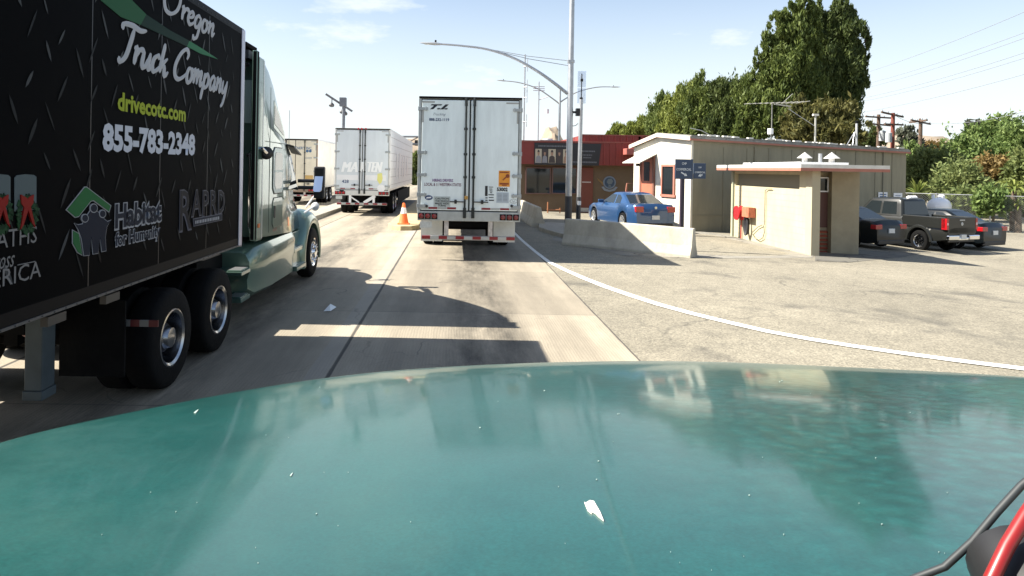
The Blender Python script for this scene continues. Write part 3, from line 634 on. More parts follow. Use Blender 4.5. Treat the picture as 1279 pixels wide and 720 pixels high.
# salmon steel railing by the passage
rl = thing('handrail', 'low salmon coloured pipe handrail between the two offices', 'railing', (8.3, 33.6, -.1))
a0, a1, a2 = rb(781, 243, 33.6), rb(783, 229, 33.6), rb(794, 229, 33.6)
mb = MB(); mb.tube([(a0.x - .15, 33.6, -.1), (a1.x, 33.6, a1.z), (a2.x, 33.6, a2.z), (a2.x, 33.6, -.1)], .03); mb.tube([(a1.x, 33.6, a1.z - .42), (a2.x, 33.6, a1.z - .42)], .03); mb.tube([(a1.x, 33.6, a1.z), (a1.x, 33.6, -.1)], .03); mb.build('rail_frame', salmon, rl)
mb = MB(); mb.tube([(a2.x, 33.6, a2.z), (a2.x + .9, 32.9, a2.z - .02)], .02); mb.tube([(a2.x, 33.6, a2.z - .45), (a2.x + .9, 32.9, a2.z - .47)], .02); mb.build('side_rail', M['steel'], rl)

# rooftop aerials
def mast(name, label, px, py0, py1, Y, r, m, extra=None, cat='antenna', group=None):
    b, t_ = at(px, py1, Y), at(px, py0, Y); o = thing(name, label, cat, b, group=group)
    mb = MB(); mb.tube([(b.x, Y, b.z), (b.x, Y, t_.z)], r, 8); mb.build('mast', m, o)
    if extra: extra(o, b, t_, Y)
    return o
def ex1(o, b, t_, Y):
    h = t_.z - b.z
    for f in (.22, .5, .62, .86): mb = MB(); mb.tube([(b.x - .08, Y, b.z + h * f), (b.x + .14, Y - .1, b.z + h * f)], .03, 6); mb.tube([(b.x + .14, Y - .1, b.z + h * f - .3), (b.x + .14, Y - .1, b.z + h * f + .45)], .025, 6); mb.build('dipole', M['steel'], o)
mast('roof_antenna', 'tall whip antenna with small side dipoles at the left end of the red roof', 654, 68, 176, 38.5, .045, M['steel'], ex1)
def ex2(o, b, t_, Y):
    mb = MB()
    for q in range(3): mb.tube([(b.x - .35, Y, t_.z - .3 - .12 * q), (b.x + .35, Y, t_.z - .3 - .12 * q)], .02, 5)
    mb.tube([(b.x, Y, t_.z - 1.1), (b.x + .55, Y - .1, t_.z - .9)], .025, 5); mb.build('element', M['steel'], o)
    mb = MB(); mb.lathe([(.12, 0), (.12, .25)], (b.x + .5, Y - .1, t_.z - 1.9), Z_, 10, cap=True); mb.build('radome', M['white'], o)
mast('roof_antenna', 'thin plain roof mast with short crossed elements in the middle of the red roof', 672, 102, 176, 39, .035, M['steel'], ex2)
o = thing('rooftop_unit', 'grey air handler box on the red roof behind the banner', 'air unit', (7.0, 39, z_t1)); p0 = rb(673, 176, 39)
mb = MB(); mb.box(p0.x, p0.x + 1.1, 38.6, 39.6, z_t1 + .005, 4.1); mb.build('casing', mat('dark_grey_casing', (.12, .12, .13), .6), o, bevel=.03); mb = MB(); mb.lathe([(.3, 0), (.3, .1), (.05, .12)], (p0.x + .55, 39.1, 4.1), Z_, 18, cap=True); mb.build('fan_cowl', M['white'], o)

# aerials on the long building's roof
def roofpt(px, py, a_, b_): return None
yY = 30.6
def ex3(o, b, t_, Y):
    mb = MB(); l, r_ = at(933, 129.5, Y - .6), at(1003, 127.5, Y + .6); mb.tube([l, r_], .016, 6)
    d = (r_ - l)
    for q in range(11):
        c = l + d * (q / 10); hl = .18 + .035 * q; mb.tube([c + Vector((.05, -hl, .0)), c + Vector((-.05, hl, .0))], .012, 5)
    mb.tube([at(967, 130, Y), at(988, 133, Y)], .03, 6); mb.tube([at(979, 127, Y), at(990, 117, Y)], .014, 5); mb.tube([at(979, 127, Y), at(988, 137, Y)], .014, 5)
    mb.build('boom', mat('pale_aluminium_boom', (.3, .3, .27), .6, .3), o)
    mb = MB(); p = at(961, 165, Y); mb.lathe([(.13, -.1), (.13, .16)], (p.x, Y - .1, p.z), Z_, 12, cap=True); mb.build('meter_drum', M['white'], o)
mast('yagi_antenna', 'long horizontal yagi antenna on a thin mast above the drab building', 963.5, 129, 181, yY, .026, mat('dull_mast_grey', (.14, .14, .13), .7), ex3)
def ex4(o, b, t_, Y):
    mb = MB(); mb.box(b.x - .13, b.x + .13, Y - .05, Y + .05, t_.z - .06, t_.z + .03); mb.build('cap', M['cream'], o)
    mb = MB(); mb.tube([(b.x - .05, Y, at(1015, 157, Y).z), at(985, 136, Y)], .014, 5); mb.build('stay_wire', M['steel'], o)
mast('roof_pipe', 'pale capped vent mast right of the yagi antenna', 1018, 143, 181, 30.2, .042, mat('pale_grey_pipe', (.32, .32, .29), .6), ex4, 'pipe')
def ex5(o, b, t_, Y):
    mb = MB(); mb.tube([(b.x - .55, Y, b.z), (b.x - .1, Y, at(1069, 165, Y).z)], .02, 5); mb.tube([(b.x - .38, Y - .3, b.z), (b.x - .1, Y, at(1069, 165, Y).z)], .02, 5); mb.build('strut', M['steel'], o)
    mb = MB(); mb.lathe([(.06, 0), (.07, .1), (0, .14)], (b.x, Y, t_.z), Z_, 10); mb.build('weatherhead', M['dark'], o)
mast('service_mast', 'strutted service mast near the right end of the drab roof', 1069.5, 154, 186, 30.6, .05, mat('mid_grey_pipe', (.36, .37, .38), .5), ex5, 'mast')
def ex6(o, b, t_, Y):
    mb = MB(); mb.tube([at(862, 160, Y), at(876, 163, Y), at(893, 172, Y)], .018, 5); mb.build('arm', M['steel'], o)
mast('roof_antenna', 'small bent aerial over the gable end roof', 893, 168, 180, 30.0, .02, M['steel'], ex6)

# two notices on the shaded wall
def notice(px0, px1, py0, py1, lab, arrow):
    # intersect with wall plane A + u*a
    def hit(px, py):
        lo, hi = 5, 60
        for _ in range(50):
            m_ = (lo + hi) / 2
            if (at(px, py, m_) - A).dot(v) < 0: lo = m_
            else: hi = m_
        return at(px, py, lo)
    a, b = hit(px0, py1), hit(px1, py0); w = (b - a).dot(u); h = b.z - a.z
    o = thing('notice', lab, 'sign', a); mb = MB(); mb.flat([(0, 0), (w, 0), (w, h), (0, h)], a - v * .03, u, Z_, 0, .012); mb.build('plate', M['white'], o)
    mb = MB(); dk = mat('notice_blue', (.06, .12, .25), .5)
    for (x0, x1, y0, y1) in (((.14, .86, .72, .84), (.14, .86, .5, .62), (.42, .58, .1, .38)) if arrow else ((.2, .8, .55, .65), (.3, .7, .3, .4))): mb.flat([(x0 * w, y0 * h), (x1 * w, y0 * h), (x1 * w, y1 * h), (x0 * w, y1 * h)], a - v * .03, u, Z_, .0125, .015)
    mb.build('print', dk, o)
notice(1096, 1107.5, 240, 252.5, 'taller white notice with blue lines on the shaded wall', True)
notice(1115, 1126, 241, 249, 'smaller white notice nearest the right corner of the shaded wall', False)
# ------------------------------------------------------------------ street furniture
def jersey(a, b, label, h=.81):
    a, b = Vector(a), Vector(b); d = (b - a).normalized(); n = Vector((-d.y, d.x, 0))
    prof = [(-.30, 0), (-.30, .08), (-.18, .33), (-.085, h - .02), (-.06, h), (.06, h), (.085, h - .02), (.18, .33), (.30, .08), (.30, 0)]
    mb = MB(); K = 9; rings = []
    for q in range(K):
        p = a + (b - a) * (q / (K - 1)); z0 = gz(p.x) - .01
        rings.append([(p.x + n.x * s, p.y + n.y * s, z0 + z) for s, z in prof])
    mb.loft(rings)
    o = mb.build('concrete_barrier', mat('barrier_concrete', (.40, .37, .30), .85, 0, .22, 2.6, .35, 25, stretch=(1, 1, .5)), None, bevel=.012)
    return tag(o, label, 'barrier')
jersey((3.55, 20.45, 0), (6.68, 18.0, 0), 'half shaded concrete barrier in front of the blue sedan')
jersey((3.45, 26.3, 0), (3.35, 32.2, 0), 'shaded concrete barrier beside the white trailer, before the brown office')

def street_lamp(label, px, Y, top_z, base_z, r, arms, lower_dark=None, wires=(), extra=None, group=None):
    x = at(px, 200, Y).x; o = thing('street_lamp', label, 'street lamp', (x, Y, base_z), group=group)
    mb = MB(); n = 8; zs = [base_z + (top_z - base_z) * q / n for q in range(n + 1)]
    mb.tube([(x, Y, z) for z in zs], [r * (1 - .3 * q / n) for q in range(n + 1)], 14); mb.build('pole', M['steel'], o, True)
    if lower_dark:
        mb = MB(); mb.tube([(x, Y, base_z), (x, Y, lower_dark)], r * 1.06, 14); mb.build('pole_shadow_sleeve', mat('pole_shadow_dark', (.035, .037, .042), .5), o, True)  # trailer's shadow painted on the pole foot as a dark sleeve
    for pts in arms:
        P = [at(a, b, Y) for a, b in pts]; c2 = catmull([(p.x, p.z) for p in P], 5); mb = MB()
        k = len(c2); mb.tube([(q[0], Y, q[1]) for q in c2], [r * (.28 + .25 * i / k) for i in range(k)], 8); arm = mb.build('arm', M['steel'], o, True)
        e = Vector((c2[0][0], Y, c2[0][1])); d = Vector((c2[0][0] - c2[2][0], 0, c2[0][1] - c2[2][1])).normalized(); s = r * 8
        mb = MB(); up = Vector((0, 0, 1)); wv = Vector((0, 1, 0)); rings = []
        for f, hw, hh in ((-.1, .09, .07), (.0, .12, .09), (.25, .17, .12), (.55, .16, .09), (.85, .10, .05), (1.0, .03, .02)):
            c = e + d * f * s * .75; rings.append([c + wv * (hw * s * .55) * math.cos(t_) + up * (hh * s * .5) * math.sin(t_) for t_ in [2 * math.pi * q / 10 for q in range(10)]])
        mb.loft(rings); head = mb.build('lamp_head', mat('lamp_head_grey', (.38, .40, .42), .45, .5), arm, True)
        mb = MB(); c = e + d * .5 * s * .75 - up * s * .03; mb.obox(c, d * s * .2, wv * s * .06, up * s * .015); mb.build('lens', mat('lamp_lens', (.5, .52, .5), .2), arm)
        if r > .08:
            mb = MB(); c = e + d * .2 * s * .75 + up * s * .06; mb.lathe([(.035, 0), (.035, .08)], c, up, 8, cap=True); mb.build('photocell', M['dark'], arm)
    for a, b in wires:
        p, q = at(*a, Y), at(*b, Y); mb = MB(); mb.tube([p, p + (q - p) * .5 - Z_ * .05, q], .012, 5); mb.build('stay_wire', M['steel'], o)
    if extra: extra(o, x, Y)
    return o
def lampx(o, x, Y):
    mb = MB(); z = at(711, 140, Y).z; mb.box(x + .05, x + .25, Y - .03, Y + .03, z - .04, z + .04); mb.box(x + .22, x + .36, Y - .12, Y + .1, z - .14, z + .14); mb.build('signal_box', M['black'], o)
    mb = MB(); z = at(711, 158, Y).z; mb.tube([(x, Y, z), (x + .22, Y, z + .04), (x + .3, Y - .05, z + .12)], .015, 5); mb.build('hook', M['steel'], o)
    mb = MB(); z = at(711, 77, Y).z; mb.box(x - .12, x + .12, Y - .12, Y + .12, z - .05, z + .05); mb.build('clamp', M['steel'], o)
street_lamp('tall galvanised street lamp with one long arm, rising out of frame beside the barrier', 711, 24.6, 11.2, 0, .125, [[(549, 55), (575, 57), (608, 61.5), (640, 72), (668, 87), (690, 102), (709, 117)]], at(711, 245, 24.6).z, [((608, 61), (711, 76)), ((612, 62), (710, 82))], lampx)
def lamp2(o, x, Y): pass
street_lamp('distant double armed street lamp behind the red roof', 698, 62, at(698, 111, 62).z, 0, .14, [[(631, 101), (650, 103.5), (672, 111), (690, 123), (698, 129)], [(764, 108.5), (745, 109), (722, 114.5), (706, 123.5), (698, 129)]])
# slim pole with see-through panel antenna
px_, Yp = 722.8, 24.9
b = at(px_, 270, Yp); o = thing('antenna_pole', 'slim pole carrying a translucent blue panel antenna, right of the tall lamp', 'antenna', (b.x, Yp, 0))
mb = MB(); mb.tube([(b.x - .02, Yp, 0), (b.x + .02, Yp, at(725, 124, Yp).z)], [.085, .07], 12); mb.build('pole', M['steel'], o, True)
mb = MB(); mb.tube([(b.x - .02, Yp, 0), (b.x - .012, Yp, at(px_, 246, Yp).z)], .092, 12); mb.build('pole_shadow_sleeve', MATS['pole_shadow_dark'], o, True)  # same painted trailer shadow, as a sleeve round the slim pole
mb = MB(); mb.box(b.x - .06, b.x + .06, Yp - .11, Yp - .08, at(0 + px_, 256, Yp).z, at(px_, 251, Yp).z); mb.build('sticker', M['white'], o)
mb = MB(); mb.tube([(b.x + .02, Yp, at(725, 124, Yp).z), (b.x + .03, Yp, at(725, 92, Yp).z)], .018, 8); mb.lathe([(.06, -.05), (.06, .07)], (b.x + .02, Yp, at(725, 124, Yp).z), Z_, 10, cap=True); mb.lathe([(.05, -.05), (.05, .05)], (b.x + .03, Yp, at(725, 100, Yp).z), Z_, 10, cap=True); mb.build('rod', M['dark'], o)
pm = bpy.data.materials.new('frosted_blue_panel'); pm.use_nodes = True; n_ = pm.node_tree; bs = n_.nodes['Principled BSDF']; bs.inputs['Base Color'].default_value = (.45, .6, .85, 1); bs.inputs['Roughness'].default_value = .3
tr = n_.nodes.new('ShaderNodeBsdfTransparent'); ms = n_.nodes.new('ShaderNodeMixShader'); ms.inputs[0].default_value = .3; n_.links.new(tr.outputs[0], ms.inputs[1]); n_.links.new(bs.outputs[0], ms.inputs[2]); n_.links.new(ms.outputs[0], n_.nodes['Material Output'].inputs[0])
for y0, y1 in ((109, 88.5), (129, 110)):
    mb = MB(); z0, z1 = at(725, y0, Yp).z, at(725, y1, Yp).z; mb.box(b.x - .13, b.x + .2, Yp + .03, Yp + .05, z0, z1); mb.build('panel', pm, o, bevel=.008)

# blue direction sign
Ys = 19.4; s0 = at(852.5, 278, Ys); sg = thing('direction_sign', 'stepped dark blue direction sign with white arrows on a dark post', 'sign', (s0.x, Ys, gz(s0.x)))
mb = MB(); mb.box(s0.x - .055, s0.x + .055, Ys + .02, Ys + .14, gz(s0.x) - .1, at(852, 205, Ys).z); mb.build('post', mat('dark_purple_post', (.03, .02, .035), .5), sg, bevel=.01)
sblue = mat('sign_blue', (.028, .052, .10), .4, 0, .05, 3)
def panel(pts, yy, lines, arrow):
    a, b_ = at(pts[0], pts[3], yy), at(pts[2], pts[1], yy); w, h = b_.x - a.x, b_.z - a.z
    mb = MB(); mb.box(a.x, b_.x, yy - .02, yy + .02, a.z, b_.z); pn = mb.build('panel', sblue, sg, bevel=.006)
    for s_, cx, cz, hh, ww in lines: text(s_, mat('sign_white', (.7, .72, .72), .5), pn, (a.x + w * cx, yy - .021, a.z + h * cz), X_, Z_, w * ww, h * hh, bold=.01, align='C')
    mb = MB(); (x0, z0, x1, z1) = arrow; d = Vector((x1 - x0, 0, z1 - z0)) ; p0 = Vector((a.x + w * x0, yy - .024, a.z + h * z0)); p1 = Vector((a.x + w * x1, yy - .024, a.z + h * z1)); d = (p1 - p0); L = d.length; d.normalize(); q = Vector((-d.z, 0, d.x)); t_ = .018
    mb.add([p0 + q * t_, p0 - q * t_, p1 - d * .07 - q * t_, p1 - d * .07 + q * t_, p1 - d * .085 - q * .05, p1, p1 - d * .085 + q * .05], [(0, 1, 2, 3), (4, 5, 6)]); mb.build('arrow', MATS['sign_white'], pn)
panel((843, 199, 865.5, 223.5), Ys, [('CHP', .5, .72, .12, .26), ('COMMERCIAL', .48, .43, .12, .84)], (.33, .34, .68, .16))
panel((866, 204, 881.5, 223), Ys + .05, [('CHP', .5, .68, .1, .28), ('COMMERCIAL', .52, .36, .11, .86)], (.72, .26, .36, .16))

# traffic cones
def cone(px, py, h, label, col, Y=None, zbase=None):
    p = gnd(px, py) if Y is None else at(px, py, Y); z0 = gz(p.x) if zbase is None else zbase
    o = thing('traffic_cone', label, 'cone', (p.x, p.y, z0)); r = h * .24
    mb = MB(); mb.box(p.x - r * 1.15, p.x + r * 1.15, p.y - r * 1.15, p.y + r * 1.15, z0 + .005, z0 + .04); mb.build('base', col, o, bevel=.01)
    mb = MB(); mb.lathe([(r, .04), (r * .95, .06), (r * .22, h), (r * .15, h), (0, h - .01)], (p.x, p.y, z0), Z_, 24); mb.build('body', col, o, True, angle=50)
    mb = MB(); f = lambda z: r * (.95 - .73 * (z - .06) / (h - .06)) + .003
    mb.lathe([(f(h * .5), h * .5), (f(h * .78), h * .78)], (p.x, p.y, z0), Z_, 24); mb.build('reflective_band', mat('white_reflective_band', (.8, .79, .77), .4), o, True)
    return o
cone(504, 284, .80, 'bright orange traffic cone with white band at the end of the kerbed island', M['orange'], 24.55, .17)
cone(716, 305, .58, 'small dull orange cone in the shade against the barrier', mat('dull_orange', (.55, .09, .03), .6))

# floodlight crossbar on a mast far left
Yf = 40.0; p = at(429, 150, Yf); o = thing('floodlight_mast', 'dark mast with a tilted square crossbar of floodlights behind the trailers', 'light mast', (p.x, Yf, 0))
mb = MB(); mb.tube([(p.x, Yf, 0), (p.x, Yf, at(429, 128, Yf).z)], .1, 12); mb.build('mast', mat('mast_grey', (.16, .17, .19), .5, .3), o, True)
a, b = at(407, 117.5, Yf - 1.2), at(440, 139, Yf + 1.2); d = (b - a); n = d.normalized().cross(Y_); mb = MB(); mb.obox((a + b) / 2, d / 2, Y_ * .06, d.normalized().cross(Y_).normalized() * .065); mb.build('crossbar', MATS['mast_grey'], o)
for f in (.22, .62, .72):
    c = a + d * f - Z_ * .3; mb = MB(); mb.tube([c + Z_ * .3, c], .03, 6); mb.lathe([(.06, 0), (.16, -.12), (.16, -.2)], c, (0, .5, 1), 12, cap=True); mb.build('floodlight', mat('dark_lamp', (.06, .06, .065), .5), o)
mb = MB(); c = at(429.5, 128, Yf); mb.box(c.x - .25, c.x + .15, Yf - .2, Yf + .2, c.z - .25, c.z + .3); mb.build('bracket', MATS['mast_grey'], o, bevel=.02)
# overhead gantry beyond the trailers
Yg = 70.0; o = thing('gantry', 'dark overhead gantry arm seen between the two white trailers', 'gantry', (at(560, 200, Yg).x, Yg, 0)); mb = MB()
l, r_ = at(490, 170.5, Yg), at(580, 171, Yg); mb.tube([l, r_], .1, 8); mb.tube([at(506, 180, Yg), at(523, 171, Yg)], .06, 6); mb.tube([at(500, 180, Yg), at(580, 180, Yg)], .13, 8); mb.build('beam', MATS['mast_grey'], o)
mb = MB(); mb.box(at(518, 0 + 178, Yg).x, at(522, 178, Yg).x, Yg - .1, Yg + .1, at(520, 182, Yg).z, at(520, 175, Yg).z); mb.build('lane_signal', M['black'], o)
mb = MB(); mb.tube([(r_.x, Yg, 0), (r_.x, Yg, r_.z)], .15, 8); mb.build('post', MATS['mast_grey'], o)

# utility poles and wires beyond the building
polewood = mat('weathered_pole_wood', (.10, .065, .045), .9, 0, .3, 5); redpole = mat('reddish_pole_wood', (.17, .045, .03), .85, 0, .25, 5)
def utility_pole(label, px, pytop, Y, m, arms, cans=()):
    t_ = at(px, pytop, Y); o = thing('utility_pole', label, 'utility pole', (t_.x, Y, gz(t_.x)))
    mb = MB(); mb.tube([(t_.x, Y, -.5), (t_.x, Y, t_.z)], [.2, .15], 10); mb.build('pole', m, o, True)
    for (x0, y0, x1, y1, dy) in arms:
        a, b = at(x0, y0, Y - dy), at(x1, y1, Y + dy); d = b - a; mb = MB(); mb.obox((a + b) / 2, d / 2, d.normalized().cross(Z_).normalized() * .06, Z_ * .07); ar = mb.build('crossarm', polewood, o)
        mb = MB()
        for f in (.04, .3, .7, .96): mb.lathe([(.04, .05), (.06, .12), (.03, .22), (0, .23)], a + d * f, Z_, 8)
        mb.build('insulator', M['steel'], ar, True)
    for (cx, cy, rr, hh) in cans:
        c = at(cx, cy, Y - .3); mb = MB(); mb.lathe([(rr, -hh / 2), (rr, hh / 2), (rr * .6, hh / 2 + .06), (0, hh / 2 + .08)], c, Z_, 14, cap=True); mb.build('transformer', mat('transformer_grey', (.33, .35, .36), .5), o, True)
utility_pole('dark utility pole with two wide crossarms behind the right roof end', 1097.5, 143, 62, polewood, [(1081, 145.5, 1114, 147.5, .8), (1082, 154, 1113, 157, .5)], [(1102, 170, .28, .9)])
utility_pole('reddish utility pole in front of the dark one, tilted top crossarm', 1115.5, 141, 56, redpole, [(1101, 140, 1128, 146, .8), (1105, 155, 1128, 156, .5)], [(1110, 172, .25, .8)])
utility_pole('brown utility pole standing alone among the trees on the right', 1150, 148, 58, polewood, [(1138, 150, 1162, 155, 1.6), (1136, 153, 1158, 150, -1.2)])
wm = mat('wire_grey', (.22, .23, .25), .6)
for i, (x0, y0, x1, y1, lab) in enumerate([(1071, 91, 1300, 6, 'topmost power wire crossing the sky on the right'), (1073, 104, 1300, 33, 'second power wire from the top, right sky'), (1072, 109, 1300, 40, 'third power wire, close under the second'), (1071, 121, 1300, 59, 'fourth power wire from the top, right sky'), (1070, 125, 1300, 66, 'fifth power wire, close under the fourth'), (1066, 139, 1300, 87, 'sixth power wire, alone above the pole tops'), (1162, 154, 1300, 134, 'lowest power wire, leaving the lone brown pole'), (1116, 143, 1162, 153, 'short slack wire between the reddish and brown poles')]):
    Y0, Y1 = (60, 38) if i != 7 else (56, 58)
    if i == 6: Y0 = 58
    a, b = at(x0, y0, Y0), at(x1, y1, Y1)
    if i < 6: a = a + (a - b) * .25
    P_ = [a + (b - a) * (q / 16) - Z_ * (.35 * 4 * (q / 16) * (1 - q / 16)) for q in range(17)]
    mb = MB(); mb.tube(P_, .016, 5); tag(mb.build('power_wire', wm, None), lab, 'wire', 'wires strung across the right of the sky')

# chain link fence behind the parked cars
f0, f1 = gnd(1165, 268), gnd(1420, 282)
f0 = Vector((24.0, 36.0, gz(24))); f1 = Vector((33.0, 29.5, gz(30))); o = thing('chain_link_fence', 'chain link fence with steel posts behind the parked cars', 'fence', f0)
d = (f1 - f0); L = d.length; d.normalize(); H = 1.85; mb = MB(); n = Vector((d.y, -d.x, 0)); w = .0028
s = 0.0
while s < L + H:
    for sg_ in (1, -1):
        a0_, a1_ = (s - H, s); lo, hi = max(a0_, 0), min(a1_, L)
        if hi > lo:
            if sg_ == 1: za, zb = lo - a0_, hi - a0_
            else: za, zb = H - (lo - a0_), H - (hi - a0_)
            A_, B_ = f0 + d * lo + Z_ * za, f0 + d * hi + Z_ * zb; dd = (B_ - A_).normalized(); q = dd.cross(n) * w * 1.2
            mb.add([A_ + q, A_ - q, B_ - q, B_ + q], [(0, 1, 2, 3)])
    s += .11
mb.build('mesh', mat('fence_wire', (.2, .21, .2), .5, .4), o)
for q in range(6):
    p = f0 + d * (L * q / 5); mb = MB(); mb.tube([p - Z_ * .3, p + Z_ * (H + .05)], .035, 8); mb.build('post', M['steel'], o, True)
mb = MB(); mb.tube([f0 + Z_ * H, f1 + Z_ * H], .022, 6); mb.build('top_rail', M['steel'], o)
# white tank beyond the pickup
c = at(1173, 258, 31.5); o = thing('storage_tank', 'white rounded tank with pipe fittings behind the pickup cab', 'tank', (c.x, c.y, c.z - .9))
tw = mat('tank_white', (.78, .78, .8), .4); mb = MB()
mb.lathe([(0, -.75), (.22, -.72), (.36, -.6), (.43, -.35), (.43, .35), (.36, .6), (.22, .72), (0, .75)], c, (.75, .66, 0), 24); mb.build('shell', tw, o, True, angle=80)
mb = MB(); mb.lathe([(.14, 0), (.14, .14), (.08, .18), (0, .19)], c + Z_ * .4 + X_ * .1, Z_, 14); mb.lathe([(.07, 0), (.07, .2), (0, .2)], c + Z_ * .38 - X_ * .3, Z_, 12); mb.build('manhole', tw, o, True, angle=40)
mb = MB(); [mb.box(c.x + s_ - .08, c.x + s_ + .08, c.y - .4, c.y + .4, gz(c.x), c.z - .3) for s_ in (-.3, .3)]; mb.build('cradle', M['steel'], o)
# small yellow standpipe by the office wall
c = gnd(687, 266); o = thing('standpipe', 'small orange standpipe low against the brown office wall', 'pipe', (c.x, 34.6, 0)); mb = MB(); x = at(686.5, 260, 34.6).x
mb.tube([(x - .1, 34.6, .02), (x - .1, 34.6, .6)], .04, 6); mb.tube([(x - .15, 34.6, .18), (x + .6, 34.6, .2)], .035, 6); mb.tube([(x + .55, 34.6, .02), (x + .55, 34.6, .3)], .03, 6); mb.build('pipework', mat('orange_pipe', (.3, .12, .05), .6), o)
# scraps of paper in the left lane
pm_ = mat('white_paper', (.85, .85, .82), .8)
for (a, lab) in (((412, 386.5), 'crumpled white paper scrap lying in the shade of the left lane'), ):
    c = gnd(*a); mb = MB(); mb.add([(c.x - .07, c.y - .16, .006), (c.x + .05, c.y - .2, .02), (c.x + .08, c.y + .15, .008), (c.x - .03, c.y + .2, .05), (c.x, c.y, .035)], [(0, 1, 4), (1, 2, 4), (2, 3, 4), (3, 0, 4)]); tag(mb.build('paper_scrap', pm_, None), lab, 'litter')
# ------------------------------------------------------------------ trailers (built at the rear, nose towards +Y)
hinge_m = mat('hinge_grey', (.36, .38, .38), .45, .5); gasket = mat('door_gasket', (.03, .032, .033), .7); rod_m = mat('dark_rod', (.022, .026, .026), .45, .4)
def trailer(label, loc, L, H, zf, body, rear, bogie=3.9, rods=2, group=None, flaps=None, chev=False, rearsill=None, dimlamp=False, rodx=(.11, .19), hinges=5, detail=True, rail=None):
    t = thing('van_trailer', label, 'trailer', loc, group=group); ox, oy, oz = loc
    def B(): return MB()
    def bx(mb, x0, x1, y0, y1, z0, z1, mi=0): mb.box(ox + x0, ox + x1, oy + y0, oy + y1, oz + z0, oz + z1, mi)
    mb = B(); bx(mb, -1.3, 1.3, .06, L, zf, H - .03); bx(mb, -1.302, 1.302, .05, L + .005, zf - .02, zf + .1, 1); bx(mb, -1.302, 1.302, .05, L + .005, H - .1, H, 1)
    mb.build('cargo_body', [body, rail or M['alu']], t, bevel=.012)
    mb = B(); bx(mb, -1.302, -1.23, -.02, .05, zf, H - .06); bx(mb, 1.23, 1.302, -.02, .05, zf, H - .06); bx(mb, -1.302, 1.302, -.025, .05, H - .06, H); bx(mb, -1.29, 1.29, -.03, .05, zf - .24, zf - .0)
    rf_ = mb.build('rear_frame', rearsill or M['steel'], t, bevel=.008)
    mb = B(); bx(mb, -1.29, 1.29, -.034, -.026, H - .055, H - .005); mb.build('header_strip', M['dark'], rf_)
    mb = B(); bx(mb, -1.225, 1.225, .01, .045, zf, H - .06); mb.build('gasket', gasket, rf_)
    for s in (-1, 1):
        mb = B(); a, b = (-1.215, -.02) if s < 0 else (.02, 1.215); bx(mb, a, b, -.025, .008, zf + .03, H - .09); dr = mb.build('door', rear, t, bevel=.012)
        if detail:
            for q in range(hinges):
                z = zf + .13 + (H - zf - .45) * (0, .115, .32, .55, 1)[q] if hinges == 5 else zf + .2 + (H - zf - .5) * q / (hinges - 1)
                mb = B(); xa, xb = sorted((s * 1.30, s * 1.07)); bx(mb, xa, xb, -.045, -.024, z - .035, z + .04); bx(mb, *sorted((s * 1.315, s * 1.25)), -.05, -.021, z - .05, z + .055); bx(mb, *sorted((s * 1.13, s * 1.10)), -.052, -.045, z - .05, z + .055); mb.build('hinge', hinge_m, dr, bevel=.006)
        for rx in rodx[:rods] if rods > 1 else rodx[:1]:
            x = ox + s * rx; mb = B(); mb.tube([(x, oy - .055, oz + zf - .1), (x, oy - .055, oz + H - .03)], .026, 8); bx(mb, s * rx - .04, s * rx + .04, -.075, -.028, zf - .16, zf + .1); bx(mb, s * rx - .035, s * rx + .035, -.07, -.028, H - .24, H - .04)
            for f in (.3, .5, .72): bx(mb, s * rx - .045, s * rx + .045, -.06, -.026, zf + (H - zf) * f - .03, zf + (H - zf) * f + .03)
            mb.build('lock_rod', rod_m, dr, bevel=.006)
        mb = B(); x0, x1 = sorted((s * rodx[0], s * (rodx[0] + .38))); bx(mb, x0, x1, -.085, -.068, zf + .235, zf + .262); bx(mb, *sorted((s * (rodx[0] + .2), s * (rodx[0] + .26))), -.09, -.026, zf + .2, zf + .3); mb.build('lock_handle', M['black'], dr, bevel=.004)
        mb = B()
        for q in range(4):
            xa = s * (.32 + q * .235); bx(mb, *sorted((xa, xa + s * .225)), -.03, -.0265, zf + .055, zf + .105, q % 2)
        mb.build('reflective_tape', [M['tape_red'], M['tape_white']], dr)
        mb = B(); bx(mb, *sorted((s * 1.21, s * .9)), -.03, -.0265, H - .165, H - .125); bx(mb, *sorted((s * 1.21, s * 1.17)), -.03, -.0265, H - .66, H - .3); mb.build('corner_tape', mat('grey_reflective_tape', (.36, .36, .34), .4), dr)
        for q in range(3):
            x = s * (.86 + q * .165)
            lm = (M['red'] if not dimlamp else M['darkred']) if q < 2 or s < 0 else M['darkred']
            mb = B(); bx(mb, x - .075, x + .075, -.045, -.031, zf - .2, zf - .05); mb.lathe([(.062, 0), (.055, .015), (0, .022)], (ox + x, oy - .045, oz + zf - .125), (0, -1, 0), 18, 1); mb.build('tail_light', [M['dark'], lm], t, True)
    mb = B()
    zb = .56
    for q in range(11):
        x0 = -1.17 + q * .2127; bx(mb, x0, x0 + .2127, -.02, .06, zb - .03, zb + .045, q % 2)
    bx(mb, -1.18, 1.18, .061, .1, zb - .055, zb + .055, 2)
    mb.build('underride_guard', [M['tape_red'], M['tape_white'], M['steel']], t)
    for s in (-1, 1):
        mb = B(); bx(mb, *sorted((s * .5, s * .61)), -.0, .08, zb + .05, zf - .24)
        if chev: mb.obox((ox + s * .36, oy + .04, oz + .78), (s * .26, 0, .17), (0, .03, 0), (-.04, 0, .06 * s * s))
        mb.build('guard_strut', M['white'] if chev else mat('rust_streaked_steel', (.5, .46, .42), .7, .1, .4, 9), t, bevel=.005)
        if flaps: mb = B(); bx(mb, *sorted((s * .66, s * 1.22)), .5, .515, .42, zf - .22); mb.build('mud_flap', flaps, t)
